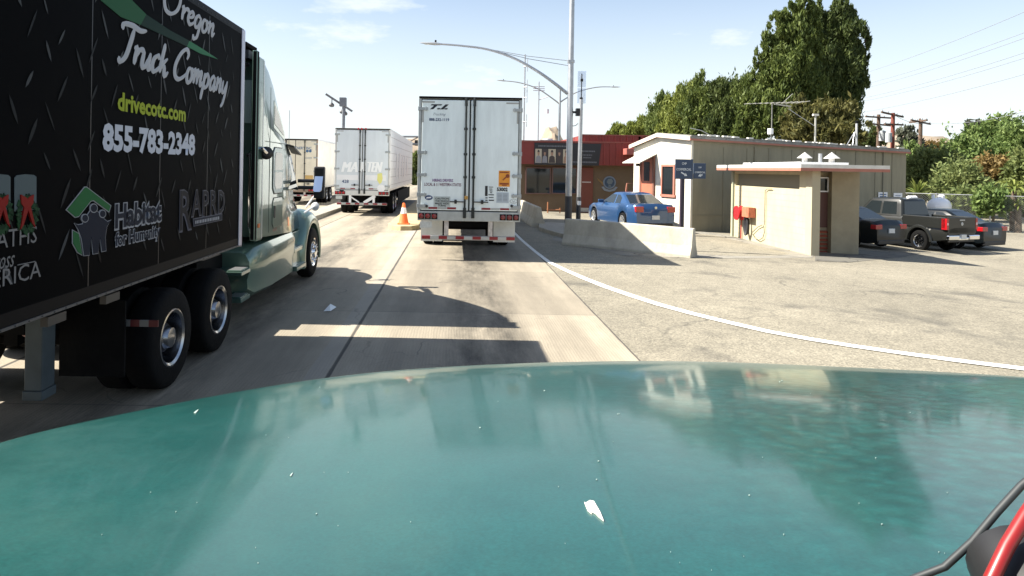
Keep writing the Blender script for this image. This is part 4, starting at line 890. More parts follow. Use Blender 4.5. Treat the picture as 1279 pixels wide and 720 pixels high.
    mb = B(); bx(mb, -1.22, -.92, -.035, -.0305, zf - .42, zf - .26); mb.build('licence_plate', mat('grimy_plate', (.5, .52, .5), .5, 0, .2, 20), t)
    mb = B(); bx(mb, -.55, -.4, .4, L - 1.5, zf - .2, zf - .02); bx(mb, .4, .55, .4, L - 1.5, zf - .2, zf - .02); bx(mb, -1.2, 1.2, .3, L - .5, zf - .06, zf - .021)
    bx(mb, -.62, .62, bogie - 1.2, bogie + 2.4, .62, zf - .21); mb.build('underframe', M['dark'], t)
    for ya in (bogie, bogie + 1.25):
        mb = B(); mb.tube([(ox - 1.0, oy + ya, .51), (ox + 1.0, oy + ya, .51)], .065, 8); mb.build('axle', M['dark'], t)
        for s in (-1, 1): wheel(t, (ox + s * 1.145, oy + ya, .51), s > 0, 'dual')
    return t
tape_doors = dict(flaps=mat('white_mud_flap', (.62, .63, .60), .6, 0, .12, 3))
TI = (at(522, 200, 16.33).x + 1.3, 16.33, 0)
t1 = trailer('white box trailer straight ahead with an orange square on its rear door', TI, 14.6, 4.12, 1.23, M['dirtywhite'], mat('white_door_paint', (.76, .83, .825), .5, 0, .10, 2.4, stretch=(1.6, 1, .35)), 3.6, dimlamp=True, rearsill=mat('dull_alloy_sill', (.42, .44, .43), .5, .5, .15, 5), rodx=(.105, .3), rods=1, **tape_doors)
def on_ti(px, py): return at(px, py, 16.33 - .026)
def tx(s, px0, px1, yb, yt, m, **k):
    a, b = on_ti(px0, yb), on_ti(px1, yb); return text(s, m, t1, (a.x, 16.33 - .026, a.z), X_, Z_, b.x - a.x, on_ti(px0, yt).z - a.z, off=.003, **k)
tx('T.I.', 537, 560.5, 136, 130, M['ink'], shear=.45, bold=.05); tx('Trucking', 541, 557, 144, 141, mat('grey_script', (.2, .24, .28), .5), shear=.5)
tx('888-232-1119', 536, 561, 150.8, 147.3, mat('blue_black_lettering', (.03, .06, .14), .5), bold=.03)
tx('HIRING DRIVERS', 540, 566, 226.8, 223.2, mat('purple_lettering', (.16, .04, .2), .5), bold=.02); tx('LOCAL & 11 WESTERN STATES', 530, 576, 231.8, 228.2, mat('maroon_lettering', (.14, .03, .07), .5), bold=.02)
tx('53002', 620.5, 634, 238.5, 234, M['ink'], bold=.05)
def plate(name, px0, px1, py0, py1, m, parent=t1, d=.004, o=.002):
    a, b = on_ti(px0, py1), on_ti(px1, py0); mb = MB(); mb.flat([(0, 0), (b.x - a.x, 0), (b.x - a.x, b.z - a.z), (0, b.z - a.z)], (a.x, 16.33 - .026, a.z), X_, Z_, o, d); return mb.build(name, m, parent)
pl_ = plate('orange_placard', 622.7, 637, 213.3, 233, mat('placard_orange', (.75, .30, .03), .5, 0, .06, 9))
for q in ((624, 635.5, 214.5, 216), (624, 635.5, 228.5, 230.5), (627, 633, 231, 232)): plate('placard_mark', *q, mat('placard_ink', (.25, .05, .01), .5), pl_, .006, .0045)
a, b = on_ti(628, 225), on_ti(634, 219.5); mb = MB(); mb.tube([(a.x, 16.3, a.z), (b.x, 16.3, b.z)], .018, 6); mb.lathe([(.05, 0), (.05, .01), (0, .012)], ((a.x + b.x) / 2 + .06, 16.305, (a.z + b.z) / 2 + .05), -Y_, 10); mb.build('placard_symbol', MATS['placard_ink'], pl_)
pc = plate('caution_sign', 541.5, 562.5, 245.5, 258, mat('sticker_grey', (.45, .5, .48), .5))
for s_, y in (('CAUTION', 248.9), ('THIS VEHICLE', 252), ('MAKES WIDE', 255), ('TURNS', 257.8)):
    a, b = on_ti(543.5 if s_ != 'TURNS' else 547, y), on_ti(560.5 if s_ != 'TURNS' else 557, y); text(s_, M['ink'], pc, (a.x, 16.33 - .026, a.z), X_, Z_, b.x - a.x, .045, off=.0065, bold=.03)
a = on_ti(535.5, 246.8); mb = MB(); mb.flat([(.1 * math.cos(q) , .06 * math.sin(q)) for q in [2 * math.pi * i / 20 for i in range(20)]], (a.x, 16.33 - .026, a.z), X_, Z_, .002, .005); ov = mb.build('oval_badge', mat('badge_blue', (.03, .06, .15), .4), t1)
mb = MB(); mb.flat([(-.07, -.025), (.055, -.012), (.07, .025), (-.05, .012)], (a.x, 16.33 - .026, a.z), X_, Z_, .0055, .007); mb.build('badge_slash', M['white'], ov)
pv = plate('info_panel', 605.7, 609.2, 232.2, 244.8, M['ink']); [plate('info_print', *q, M['ink']) for q in ((610.5, 616, 233.3, 234), (611, 615, 235.7, 236.6), (611.5, 615, 238, 239), (612, 614.5, 240.2, 241.2), (610, 617, 242.8, 243.8), (606.3, 609, 246.5, 247.8), (610.5, 616.5, 246.3, 247.2), (606.3, 609, 249.5, 250.8), (610.5, 617, 249.5, 250.8))]
pb = plate('printed_notice', 620, 635.5, 240.5, 253.3, mat('sticker_pale_blue', (.42, .48, .53), .5)); [plate('notice_line', 621.3 + 7 * c, 626.8 + 7 * c, 242 + 1.7 * q, 242.6 + 1.7 * q, mat('grey_print', (.22, .25, .28), .5), pb, .0055, .0045) for q in range(6) for c in (0, 1)]
a = on_ti(641.5, 251.3); mb = MB(); k = 24; mb.loft([[(a.x + rr * 1.0 * math.cos(q), 16.33 - .028 - dd, a.z + rr * .55 * math.sin(q)) for q in [2 * math.pi * i / k for i in range(k)]] for rr, dd in ((.1, 0), (.1, .004), (.085, .004), (.085, 0))], cap=False); mb.tube([(a.x - .04, 16.298, a.z + .02), (a.x, 16.298, a.z - .02), (a.x + .04, 16.298, a.z + .02)], .006, 5); mb.build('oval_emblem', hinge_m, t1)
for px in (533, 639): a = on_ti(px, 257.3); mb = MB(); mb.lathe([(.035, 0), (.035, .03), (0, .035)], (a.x, 16.305, a.z), -Y_, 12); mb.build('door_holdback', M['black'], t1, True)
a = on_ti(582.3, 247); mb = MB(); mb.box(a.x - .04, a.x + .04, 16.22, 16.262, a.z - .04, a.z + .05); mb.build('padlock', mat('brass', (.45, .27, .08), .35, .7), t1, bevel=.01)

# second white trailer in the left lane
YM = 30.5; M2 = (at(418, 210, YM).x + 1.3, YM, 0)
t2 = trailer('white box trailer with pale MARTEN lettering and lit red tail lights in the left lane', M2, 15.9, 4.12, 1.2, M['white'], mat('bluish_white_door', (.62, .67, .70), .5, 0, .07, 2, stretch=(1.6, 1, .4)), 2.2, chev=True, rearsill=mat('white_sill', (.6, .6, .58), .5, .1, .1, 5), rodx=(.12, .05), rods=1, hinges=4)
mb = MB(); mb.box(M2[0] + 1.22, M2[0] + 1.25, YM + 5.2, YM + 14.5, .3, 1.0); mb.box(M2[0] - 1.25, M2[0] - 1.22, YM + 5.2, YM + 14.5, .3, 1.0); mb.box(M2[0] - 1.1, M2[0] + 1.1, YM + 5.4, YM + 14.3, .6, .99); mb.build('under_panels', M['dark'], t2)  # dark panels and block added to fill the gap under the trailer
def on_m(px, py): return at(px, py, YM - .026)
def flat2(name, pts, m, d0=.002, d1=.005, par=t2):
    P_ = [on_m(*p) for p in pts]; o_ = P_[0]; mb = MB(); mb.flat([(p.x - o_.x, p.z - o_.z) for p in P_], (o_.x, YM - .026, o_.z), X_, Z_, d0, d1); return mb.build(name, m, par)
wl = mat('pearl_white_lettering', (.86, .88, .88), .3)
for s_, x0, x1 in (('MA', 426, 447), ('R', 449, 457), ('TEN', 458.5, 478)):
    a, b = on_m(x0, 214.5), on_m(x1, 214.5)
    for dx_, of_ in ((0, .006), (.035, .009), (.07, .012)): text(s_, wl, t2, (a.x + dx_, YM - .026, a.z), X_, Z_, b.x - a.x - .07, on_m(x0, 202).z - a.z, shear=.3, off=of_)
flat2('white_band', [(421, 218), (447.5, 218.5), (447.5, 225), (421, 224.5)], M['white']); flat2('white_band', [(456, 218.5), (482, 219), (482, 226), (456, 225)], M['white'])
text('428', M['navy'], t2, (on_m(427, 228.3).x, YM - .026, on_m(427, 228.3).z), X_, Z_, on_m(435.5, 228).x - on_m(427, 228).x, .15, off=.006, bold=.015)
flat2('round_decal', [(476 + 5 * math.cos(q), 235 + 4.5 * math.sin(q)) for q in [2 * math.pi * i / 20 for i in range(20)]], M['white'], .002, .006)
flat2('yellow_decal', [(471.5, 217), (477, 216), (478, 223), (476.5, 228), (474, 230), (471, 225)], mat('decal_yellow', (.68, .66, .22), .5), .002, .0075)
flat2('badge', [(423.5, 236.8), (430, 236.8), (429, 239), (426.5, 239.8), (424.5, 239)], M['ink'])
for q in (448, 452, 457): a = at(q, 164, YM); mb = MB(); mb.lathe([(.05, 0), (.05, .04), (0, .05)], (a.x, YM - .02, 4.09), -Y_, 10); mb.build('marker_light', M['red'], t2, True)
for s_ in (1,):
    mb = MB()
    for q in range(7): z = 1.45 + q * .38; mb.box(M2[0] + 1.3, M2[0] + 1.306, YM + .3, YM + 15.7, z, z + .03)
    mb.build('side_seam', mat('seam_grey', (.5, .5, .5), .5), t2)
mb = MB()
for k_, (y0, w, z0, z1) in enumerate([(3, .9, 1.8, 3.0), (4.6, 1.2, 1.7, 3.1), (6.6, .8, 1.8, 3.0), (8.2, 1.1, 1.75, 3.0), (10.2, 1.0, 1.8, 2.9)]): mb.flat([(y0, z0), (y0 + w, z0), (y0 + w + .3, z1), (y0 + .3, z1)], (M2[0] + 1.302, YM, 0), Y_, Z_, .006, .009)
mb.build('side_lettering', mat('faint_side_print', (.82, .8, .78), .4), t2)

# third trailer, far left lane
Y3 = 38.0; M3 = (at(396.7, 200, Y3).x - 1.3, Y3, 0)
t3 = trailer('cream dusty trailer with blue print and two dots in the far left lane', M3, 15.0, 3.88, 1.0, M['cream'], mat('cream_door', (.70, .64, .5), .5, 0, .12, 2), 3.0, rearsill=mat('brown_sill', (.26, .19, .14), .6, .1, .2, 4), rodx=(.55, .12), rods=1, hinges=4)
def on_3(px, py): return at(px, py, Y3 - .026)
for s_, x0, x1, yb, h in (("PARTNER'S INC.", 361, 390, 186.2, .16), ('.com', 380.5, 389.5, 198.3, .11)):
    a, b = on_3(x0, yb), on_3(x1, yb); text(s_, mat('blue_print', (.05, .13, .25), .5) if yb < 190 else hinge_m, t3, (a.x, Y3 - .026, a.z), X_, Z_, b.x - a.x, h, off=.004, bold=.02)
for px in (383.8, 387.6): a = on_3(px, 188.6); mb = MB(); mb.lathe([(.085, 0), (.085, .006), (0, .007)], (a.x, Y3 - .028, a.z), -Y_, 16); mb.build('blue_dot', MATS['blue_print'], t3)
a, b = on_3(381, 226), on_3(391, 219); mb = MB(); mb.box(a.x, b.x, Y3 - .032, Y3 - .028, a.z, b.z); mb.build('placard', mat('placard_ochre', (.5, .33, .12), .6), t3)

# ------------------------------------------------------------------ black printed trailer alongside
FY = 8.83; t4 = trailer('black diamond plate printed trailer alongside on the left with white script lettering', (SIDE_X - 1.3, FY - 16.15, 0), 16.15, 4.16, 1.24, mat('black_vinyl_wrap', (.0028, .003, .0036), .5, 0, .2, .8, spec=.015), M['white'], 2.6, detail=False, rail=mat('black_rail', (.004, .004, .005), .5, spec=.1))
o0 = Vector((SIDE_X + .002, 0, 0))
mb = MB(); mb.box(SIDE_X - .004, SIDE_X + .014, FY - .1, FY + .02, 1.22, 4.14); mb.box(SIDE_X - .09, SIDE_X + .008, FY - .0, FY + .03, 1.2, 4.15); mb.build('corner_post', mat('pale_corner_post', (.5, .5, .58), .35, .4), t4, bevel=.008)
mb = MB(); mb.box(SIDE_X, SIDE_X + .012, FY - 16, FY - .02, 1.215, 1.235); mb.build('side_rail', mat('dull_side_rail', (.10, .10, .10), .5, .4), t4)
for px, py in ((70, 392), (140, 365)): a = side(px, py); mb = MB(); mb.box(SIDE_X - .05, SIDE_X + .004, a.y - .1, a.y + .12, 1.13, 1.199); mb.build('side_marker', mat('marker_grey', (.03, .03, .03), .4), t4)
mb = MB(); q = FY - 1.24
while q > -7: mb.box(SIDE_X - .002, SIDE_X + .0012, q, q + .012, 1.26, 4.05); q -= 1.22
mb.build('panel_seam', mat('seam_black', (.012, .012, .014), .4), t4)
mb = MB(); q = FY - .2
while q > -3:
    for zz in (1.225, 4.1): mb.lathe([(.008, 0), (.006, .004), (0, .005)], (SIDE_X + .0045 if zz > 2 else SIDE_X + .012, q, zz), X_, 6)
    q -= .14
mb.build('rivet_row', mat('rivet_grey', (.05, .05, .052), .4, .5), t4)['kind'] = 'stuff'
# printed tread-plate flecks
def sideflat(mb, pts, d=.003, mi=0): mb.flat([(p[0], p[1]) for p in pts], o0, Y_, Z_, .001, d, mi)
mb = MB(); random.seed(5)
i0 = 0; y = -6.8
while y < FY - .3:
    z = 1.55 + (.19 if i0 % 2 else 0)
    while z < 4.05:
        a = R(62 if i0 % 2 else 118) + random.uniform(-.08, .08); L2, w2 = random.uniform(.06, .13), random.uniform(.007, .017); c, s_ = math.cos(a), math.sin(a); cy, cz = y + random.uniform(-.05, .05), z + random.uniform(-.05, .05)
        br = 0 if z > 2.9 else (1 if random.random() < .8 else 0)
        if z < 1.9 and random.random() < .55: br = 2
        if cz + .13 < 4.1 and random.random() < .85: sideflat(mb, [(cy + c * q * L2 - s_ * r_ * w2, cz + s_ * q * L2 + c * r_ * w2) for q, r_ in ((-1, 0), (-.5, .85), (0, 1), (.5, .85), (1, 0), (.5, -.85), (0, -1), (-.5, -.85))], .002, br if random.random() > .25 else 1)
        z += .38
    y += .19; i0 += 1
mb.build('tread_print', [mat('fleck_bright', (.05, .055, .058), .5, spec=.08), mat('fleck_mid', (.016, .018, .0195), .5, spec=.08), mat('fleck_dim', (.006, .0066, .0072), .5, spec=.08)], t4)['kind'] = 'stuff'
sp = lambda px, py: (side(px, py).y, side(px, py).z)
mb = MB(); tip = sp(272, 74)
top = [(2.2, 4.08), (3.4, 4.08), (4.75, 4.0), sp(180, 17), sp(205, 33), sp(240, 54), tip]; bot = [sp(236, 60), sp(200, 42), sp(150, 20), (4.6, 3.78), (3.4, 3.96), (2.2, 4.0)]
k = len(top); n_ = len(bot)
sideflat(mb, [(2.2, 4.08), (3.4, 4.09), (4.75, 4.0), sp(182, 18), sp(175, 31), sp(150, 21), (4.6, 3.76), (3.4, 3.96), (2.2, 4.02)], .0035, 0)
sideflat(mb, [sp(182, 18), sp(212, 38), sp(236, 51), sp(233, 58), sp(205, 45), sp(175, 31)], .0035, 1)
sideflat(mb, [sp(236, 51), sp(254, 62), tip, sp(250, 67), sp(233, 58)], .0035, 2)
mb.build('green_swoosh', [mat('swoosh_green', (.018, .085, .036), .5, spec=.08), mat('swoosh_dark', (.004, .022, .014), .5, spec=.08), mat('swoosh_bright', (.03, .15, .07), .5, spec=.08)], t4)
def stext(s, pxl, pyb, pxr, pyt, m, **k):
    a, b, c = side(pxl, pyb), side(pxr, pyb), side(pxl, pyt)
    return text(s, m, t4, (SIDE_X + .003, a.y, a.z), Y_, Z_, b.y - a.y, c.z - a.z, off=k.pop('off', .003), **k)
silver = mat('silver_lettering', (.36, .38, .41), .4, 0, .06, 3, spec=.1); lime = mat('lime_lettering', (.27, .33, .02), .45, spec=.08); pale = mat('pale_lettering', (.46, .49, .55), .4, spec=.08)
a = side(147, 72); b0_ = side(150, 71)
a, b = side(152, 76), side(287, 105)
zb_ = 3.20
script('Truck Company', silver, t4, (SIDE_X + .003, side(151, 72).y, zb_), Y_, Z_, side(283, 105).y - side(151, 72).y, .155, slant=.3, pen=.25)
script('Oregon', silver, t4, (SIDE_X + .003, side(202, 10).y, 3.83), Y_, Z_, side(267, 40).y - side(202, 10).y, .14, slant=.3, pen=.25)
stext('drivecotc.com', 146, 136.5, 231.5, 114, lime, bold=.035)
stext('855-783-2348', 127, 186.5, 243, 152.5, pale, bold=.045)
wl2 = mat('wrap_white', (.28, .29, .31), .45, spec=.08); wgreen = mat('logo_green', (.015, .11, .034), .45, spec=.08); wnavy = mat('logo_navy', (.004, .010, .024), .45, spec=.08)
stext('Habitat', 142, 285, 201, 254, wl2, bold=.085, off=.003); stext('Habitat', 142.6, 284.5, 200.4, 255.2, wnavy, bold=.03, off=.006)
stext('for Humanity', 142.5, 307.5, 199, 290, wl2, bold=.08, off=.003); stext('for Humanity', 142.8, 307.2, 198.7, 290.8, wnavy, bold=.022, off=.006)
# house-and-figures logo
def logo(pts, m, d, name): mb = MB(); sideflat(mb, [sp(*p) for p in pts], d); return mb.build(name, m, t4, tri=True)
def grow(pts, g):
    cx = sum(p[0] for p in pts) / len(pts); cy = sum(p[1] for p in pts) / len(pts); out = []
    k = len(pts); ar = sum(pts[i][0] * pts[(i + 1) % k][1] - pts[(i + 1) % k][0] * pts[i][1] for i in range(k)); sg_ = 1 if ar > 0 else -1
    for i in range(k):
        p0, p1, p2 = pts[i - 1], pts[i], pts[(i + 1) % k]; e1 = (p1[0] - p0[0], p1[1] - p0[1]); e2 = (p2[0] - p1[0], p2[1] - p1[1])
        l1, l2 = math.hypot(*e1) or 1, math.hypot(*e2) or 1; n1 = (e1[1] / l1 * sg_, -e1[0] / l1 * sg_); n2 = (e2[1] / l2 * sg_, -e2[0] / l2 * sg_)
        q = 1 + n1[0] * n2[0] + n1[1] * n2[1]; q = max(q, .5); out.append((p1[0] + g * (n1[0] + n2[0]) / q, p1[1] + g * (n1[1] + n2[1]) / q))
    return out
roof = [(82.5, 262), (105, 234), (107, 234), (137, 257), (135, 264), (116, 250), (112, 251), (97, 270), (93, 271)]
leaf = [(90, 288), (97, 292), (101, 318), (96, 315), (90, 304)]
fig = [(92, 279), (96, 281), (102, 280), (106, 272), (112, 263), (118, 262), (124, 268), (129, 274), (133, 277), (137.5, 275), (132, 283), (130, 296), (131, 313), (126.5, 314), (124, 296), (121, 316), (115.5, 317), (113, 295), (110, 318.5), (104, 319), (101, 298), (97, 287)]
logo(grow(roof, 1.0), wl2, .004, 'logo_outline'); logo(roof, wgreen, .007, 'logo_roof'); logo(grow(leaf, .9), wl2, .0045, 'logo_outline'); logo(leaf, wgreen, .0075, 'logo_leaf')
logo(grow(fig, .8), wl2, .005, 'logo_outline'); logo(fig, wnavy, .0085, 'logo_figures')
for cx, cy, r_ in ((104.5, 272.5, 4.6), (115.5, 260, 5), (126.5, 267, 4.4)):
    for g, m_, d_ in ((.9, wl2, .009), (-.2, wnavy, .012)): logo([(cx + (r_ * .8 + g) * math.cos(q), cy + (r_ + g) * math.sin(q)) for q in [2 * math.pi * i / 18 for i in range(18)]], m_, d_, 'logo_head')
# outlined initials with a blue name bar
mo = mat('outline_grey', (.085, .09, .115), .45, spec=.08); mi_ = mat('initial_dark', (.006, .007, .013), .45, spec=.08)
for s_, x0, x1, yb, yt in (('R', 223, 239, 288.5, 237), ('A', 238, 251, 270.5, 237), ('P', 252, 260, 270, 237.5), ('R', 261.5, 271, 268.5, 237.5), ('D', 271.5, 280, 266.5, 237.5)):
    stext(s_, x0, yb, x1, yt, mo, bold=.035, off=.003); stext(s_, x0 + .6, yb - .6, x1 - .6, yt + 1.2, mi_, bold=.005, off=.006)
logo([(240, 273), (276.5, 266.5), (276.5, 275), (241, 283)], mo, .008, 'name_bar'); logo([(240.7, 274), (276, 267.5), (276, 274.3), (241.5, 282)], wnavy, .0095, 'name_bar')
mb = MB(); random.seed(9); x = 242.5
while x < 273: w = random.uniform(.8, 2.0); yy = 277.8 - (x - 242) * .185; sideflat(mb, [sp(x, yy - 2), sp(x + w, yy - 2.2), sp(x + w, yy + 1.6), sp(x, yy + 1.8)], .011); x += w + .7
mb.build('small_print', wl2, t4)
# wreath panel and lettering at the left edge of the view
stext('WREATHS', -60, 321, 44.5, 296, mat('serif_grey', (.19, .185, .18), .5, spec=.08), bold=.0); stext('across', -22, 341, 17, 326, MATS['serif_grey'], shear=.4); stext('AMERICA', -52, 372, 49.5, 348, MATS['serif_grey'])
logo([(21, 330.5), (43, 326), (43, 327), (21, 331.5)], MATS['serif_grey'], .004, 'rule_line')
wsky = mat('print_sky_grey', (.085, .11, .115), .5, spec=.08)
for x0, x1 in ((17, 44.5), (-14, 12)):
    logo([(x0, 222), (x0 + 3, 219), ((x0 + x1) / 2, 217.5), (x1 - 3, 218.5), (x1, 221), (x1, 262), (x0, 264)], wsky, .004, 'arched_panel')
    cx = (x0 + x1) / 2 + 1; mb = MB(); random.seed(int(x0 + 90))
    for q in range(46):
        a = 2 * math.pi * q / 46; rr = random.uniform(.7, 1.05); c = (cx + 12.5 * rr * math.cos(a), 268 + 22 * rr * math.sin(a)); sideflat(mb, [sp(c[0] + 4.2 * math.cos(a + q), c[1] + 6 * math.sin(a + q)), sp(c[0] + 3.4 * math.cos(a + q + 2.1), c[1] + 5 * math.sin(a + q + 2.1)), sp(c[0] + 3.4 * math.cos(a + q + 4.2), c[1] + 5 * math.sin(a + q + 4.2))], .006 + .0001 * q, q % 2)
    mb.build('wreath', [mat('wreath_green', (.02, .06, .025), .6, spec=.08), mat('wreath_dark', (.01, .03, .014), .6, spec=.08)], t4)
    logo([(cx - 8, 243), (cx - 1, 247), (cx, 249), (cx + 2, 246), (cx + 8, 243), (cx + 7, 254), (cx + 4, 258), (cx + 10, 284), (cx + 6, 279), (cx + 1, 262), (cx - 5, 281), (cx - 9, 287), (cx - 4, 259), (cx - 8, 254)], mat('bow_red', (.22, .015, .012), .5, spec=.08), .014, 'red_bow')
# landing gear on the near side
for X0 in (-3.52, -4.8):
    mb = MB(); y0 = 5.55; mb.box(X0 - .075, X0 + .075, y0 - .09, y0 + .09, .38, 1.2); mb.box(X0 - .085, X0 + .085, y0 - .1, y0 + .1, .3, .38)
    mb.build('landing_gear', mat('landing_gear_blue_grey', (.06, .08, .09), .6, .2, .2, 4), t4, bevel=.008)
mb = MB(); mb.box(-4.8, -3.6, 5.46, 5.54, .85, .93); mb.tube([(-3.6, 5.5, .8), (-3.6, 7.0, 1.2)], .03, 6); mb.build('landing_gear_brace', M['dark'], t4)

# ------------------------------------------------------------------ silver green tractor pulling it
CX = SIDE_X - 1.3
tg = mat('silver_green_metallic', (.105, .18, .145), .3, .5, .03, 2, coat=.8)
tr_ = thing('tractor_unit', 'silver green sleeper tractor hooked to the black trailer, chrome wheels', 'truck', (CX, 10, 0))
def ring(y, zb, zt, hb, ht, r=.14, nseg=5, crown=.04):
    pts = []; pts.append((-hb, zb)); pts.append((hb, zb)); 
    zs = zt - r
    for q in range(nseg + 1): a = math.pi / 2 * q / nseg; pts.append((ht - r + r * math.cos(a), zs + r * math.sin(a)))
    pts.append((0, zt + crown))
    for q in range(nseg + 1): a = math.pi / 2 + math.pi / 2 * q / nseg; pts.append((-ht + r + r * math.cos(a), zs + r * math.sin(a)))
    return [(CX + x, y, z) for x, z in pts]
def ringw(y, zb, zw, zt, hb, hw, ht, r=.14): # extra waist row keeps the sides upright
    p = ring(y, zb, zt, hb, ht, r); return [p[0], p[1], (CX + hw, y, zw)] + p[2:] + [(CX - hw, y, zw)]
HB = 1.27
st = [(9.85, 1.22, 2.7, 4.02, HB, HB, 1.2, .12), (10.15, 1.2, 2.7, 4.04, HB, HB, 1.19, .16), (10.5, 1.18, 2.7, 3.96, HB, HB, 1.17, .2), (10.9, 1.16, 2.6, 3.8, HB, HB, 1.14, .24), (11.3, 1.14, 2.5, 3.58, HB, HB - .01, 1.1, .28), (11.6, 1.12, 2.4, 3.36, HB - .02, HB - .03, 1.06, .28), (11.9, 1.1, 2.2, 3.1, HB - .04, HB - .06, 1.02, .26), (12.15, 1.1, 2.0, 2.85, HB - .06, HB - .1, .98, .2)]
mb = MB(); mb.loft([ringw(*q) for q in st]); mb.build('sleeper_cab', tg, tr_, True, angle=40)
st = [(12.14, 1.1, 1.7, 2.84, HB - .065, HB - .1, .97, .2), (12.5, 1.1, 1.6, 2.45, HB - .1, HB - .14, .95, .2), (12.9, 1.1, 1.5, 2.02, HB - .14, HB - .2, .93, .18)]
mb = MB(); mb.loft([ringw(*q) for q in st]); mb.build('windshield', M['glass'], tr_, True, angle=40)
st = [(12.6, .9, 1.5, 1.95, .95, .95, .8, .25), (13.2, .8, 1.45, 1.88, .93, .93, .74, .28), (13.9, .7, 1.35, 1.74, .9, .9, .66, .3), (14.5, .6, 1.15, 1.5, .85, .85, .56, .3), (14.75, .6, 1.0, 1.25, .8, .8, .5, .3)]
mb = MB(); mb.loft([ringw(*q) for q in st]); mb.build('hood', tg, tr_, True, angle=40)
# fender with wheel opening: sweep of an arch section
for s in (1, -1):
    xo, xi = CX + s * 1.27, CX + s * .72; yc, zc = 13.6, .5; mb = MB(); rings = []
    for q in range(17):
        a = R(-18 + 216 * q / 16); ro_, ri_ = .86 - .08 * max(0, math.cos(a)), .62; ca, sa = math.cos(a), math.sin(a)
        r_out = ro_ + (.18 if abs(a - R(90)) < R(50) else .06 * 1)
        f = lambda rr, x: (x, yc + rr * ca * (1.12 if ca > 0 else 1.05), max(zc + rr * sa * 1.0, .28))
        rings.append([f(ri_, xo - s * .02), f(ri_ + .04, xo), f(ro_ - .1, xo - s * .0), f(ro_, xo - s * .09), f(ro_ + .06, xo - s * .28), f(ro_ + .06, xi), f(ri_, xi)])
    mb.loft(rings); mb.build('fender', tg, tr_, True, angle=55)
    # chassis fairing with two steps behind the steer wheel
    mb = MB(); rings = []
    for y, zt, zb_2, xo2 in ((9.55, 1.02, .42, 1.2), (9.7, 1.1, .34, 1.25), (10.6, 1.12, .3, 1.27), (11.9, 1.12, .3, 1.27), (12.05, 1.12, .3, 1.25)):
        rings.append([(CX + s * .6, y, zb_2), (CX + s * (xo2 - .1), y, zb_2), (CX + s * (xo2 - .02), y, zb_2 + .07), (CX + s * (xo2 - .03), y, .62), (CX + s * xo2, y, .72), (CX + s * xo2, y, zt - .14), (CX + s * (xo2 - .06), y, zt - .03), (CX + s * (xo2 - .15), y, zt), (CX + s * .6, y, zt)])
    mb.loft(rings); mb.build('chassis_fairing', tg, tr_, True, angle=38)
    for k_, (za, xq) in enumerate(((.34, 1.29), (.68, 1.24))):
        mb = MB(); mb.box(*sorted((CX + s * .8, CX + s * xq)), 12.1, 12.85, za, za + .07); mb.box(*sorted((CX + s * (xq - .2), CX + s * (xq - .01))), 12.14, 12.8, za + .07, za + .085, 1); mb.box(*sorted((CX + s * .7, CX + s * (xq - .1))), 12.06, 12.9, za + .0, za + .36); mb.build('step', [tg, M['alu']], tr_, bevel=.01)
    for za in (.36, .74):
        mb = MB(); mb.box(*sorted((CX + s * .7, CX + s * 1.22)), 9.15, 9.55, za, za + .06); mb.box(*sorted((CX + s * 1.0, CX + s * 1.2)), 9.18, 9.52, za + .06, za + .08, 1); mb.build('rear_step', [tg, M['alu']], tr_, bevel=.01)
    mb = MB(); mb.box(*sorted((CX + s * 1.23, CX + s * 1.278)), 9.62, 9.86, 1.18, 3.92); mb.box(*sorted((CX + s * 1.2, CX + s * 1.272)), 9.53, 9.63, 1.2, 4.0, 1); mb.build('side_extender', [tg, M['rubber']], tr_, bevel=.01)
    wheel(tr_, (CX + s * 1.13, 13.6, .51), s > 0, 'steer')
    for ya in (6.74, 8.06): wheel(tr_, (CX + s * 1.16, ya, .51), s > 0, 'dual')
xo = CX + HB
def inset(name, poly, m, par, d=.012, o_=.0015):
    mb = MB(); mb.flat(poly, (xo, 0, 0), Y_, Z_, o_, d); return mb.build(name, m, par, bevel=.004)
# sleeper upper window, side window, tool door, seams
rr = lambda y0, y1, z0, z1, r: [(y0 + r, z0), (y1 - r, z0), (y1, z0 + r), (y1, z1 - r), (y1 - r, z1), (y0 + r, z1), (y0, z1 - r), (y0, z0 + r)]
uw = inset('upper_window', [(10.42, 2.92), (11.1, 2.74), (11.12, 2.84), (10.75, 3.18), (10.42, 3.36)], tg, tr_, .012); inset('pane', [(10.46, 2.98), (11.03, 2.82), (11.03, 2.86), (10.72, 3.13), (10.46, 3.28)], M['glass'], uw, .016, .0125)
inset('window_gasket', rr(10.435, 11.065, 1.845, 2.615, .085), M['black'], tr_, .006); inset('door_gasket', rr(10.437, 11.063, 1.287, 1.793, .075), MATS['dark_green_seam_'] if False else M['black'], tr_, .005); sw = inset('side_window', rr(10.45, 11.05, 1.86, 2.6, .08), mat('window_trim_pale', (.5, .56, .53), .35, .4), tr_, .014); inset('pane', rr(10.52, 10.98, 1.93, 2.53, .06), M['glass'], sw, .018, .0145); inset('mullion', [(10.52, 2.2), (10.98, 2.2), (10.98, 2.24), (10.52, 2.24)], MATS['window_trim_pale'], sw, .021, .0185)
td = inset('tool_door', rr(10.45, 11.05, 1.3, 1.78, .07), tg, tr_, .01); inset('handle', rr(10.5, 10.58, 1.46, 1.66, .02), M['black'], td, .02, .0105)
for y in (10.25, 11.42): mb = MB(); mb.box(xo + .0005, xo + .004, y, y + .015, 1.25, 3.6 - (y - 10) * .22); mb.build('panel_seam', mat('dark_green_seam', (.05, .075, .065), .6), tr_)
mb = MB(); mb.box(xo + .0005, xo + .004, 10.0, 11.4, 2.68, 2.69); mb.build('panel_seam', MATS['dark_green_seam'], tr_)
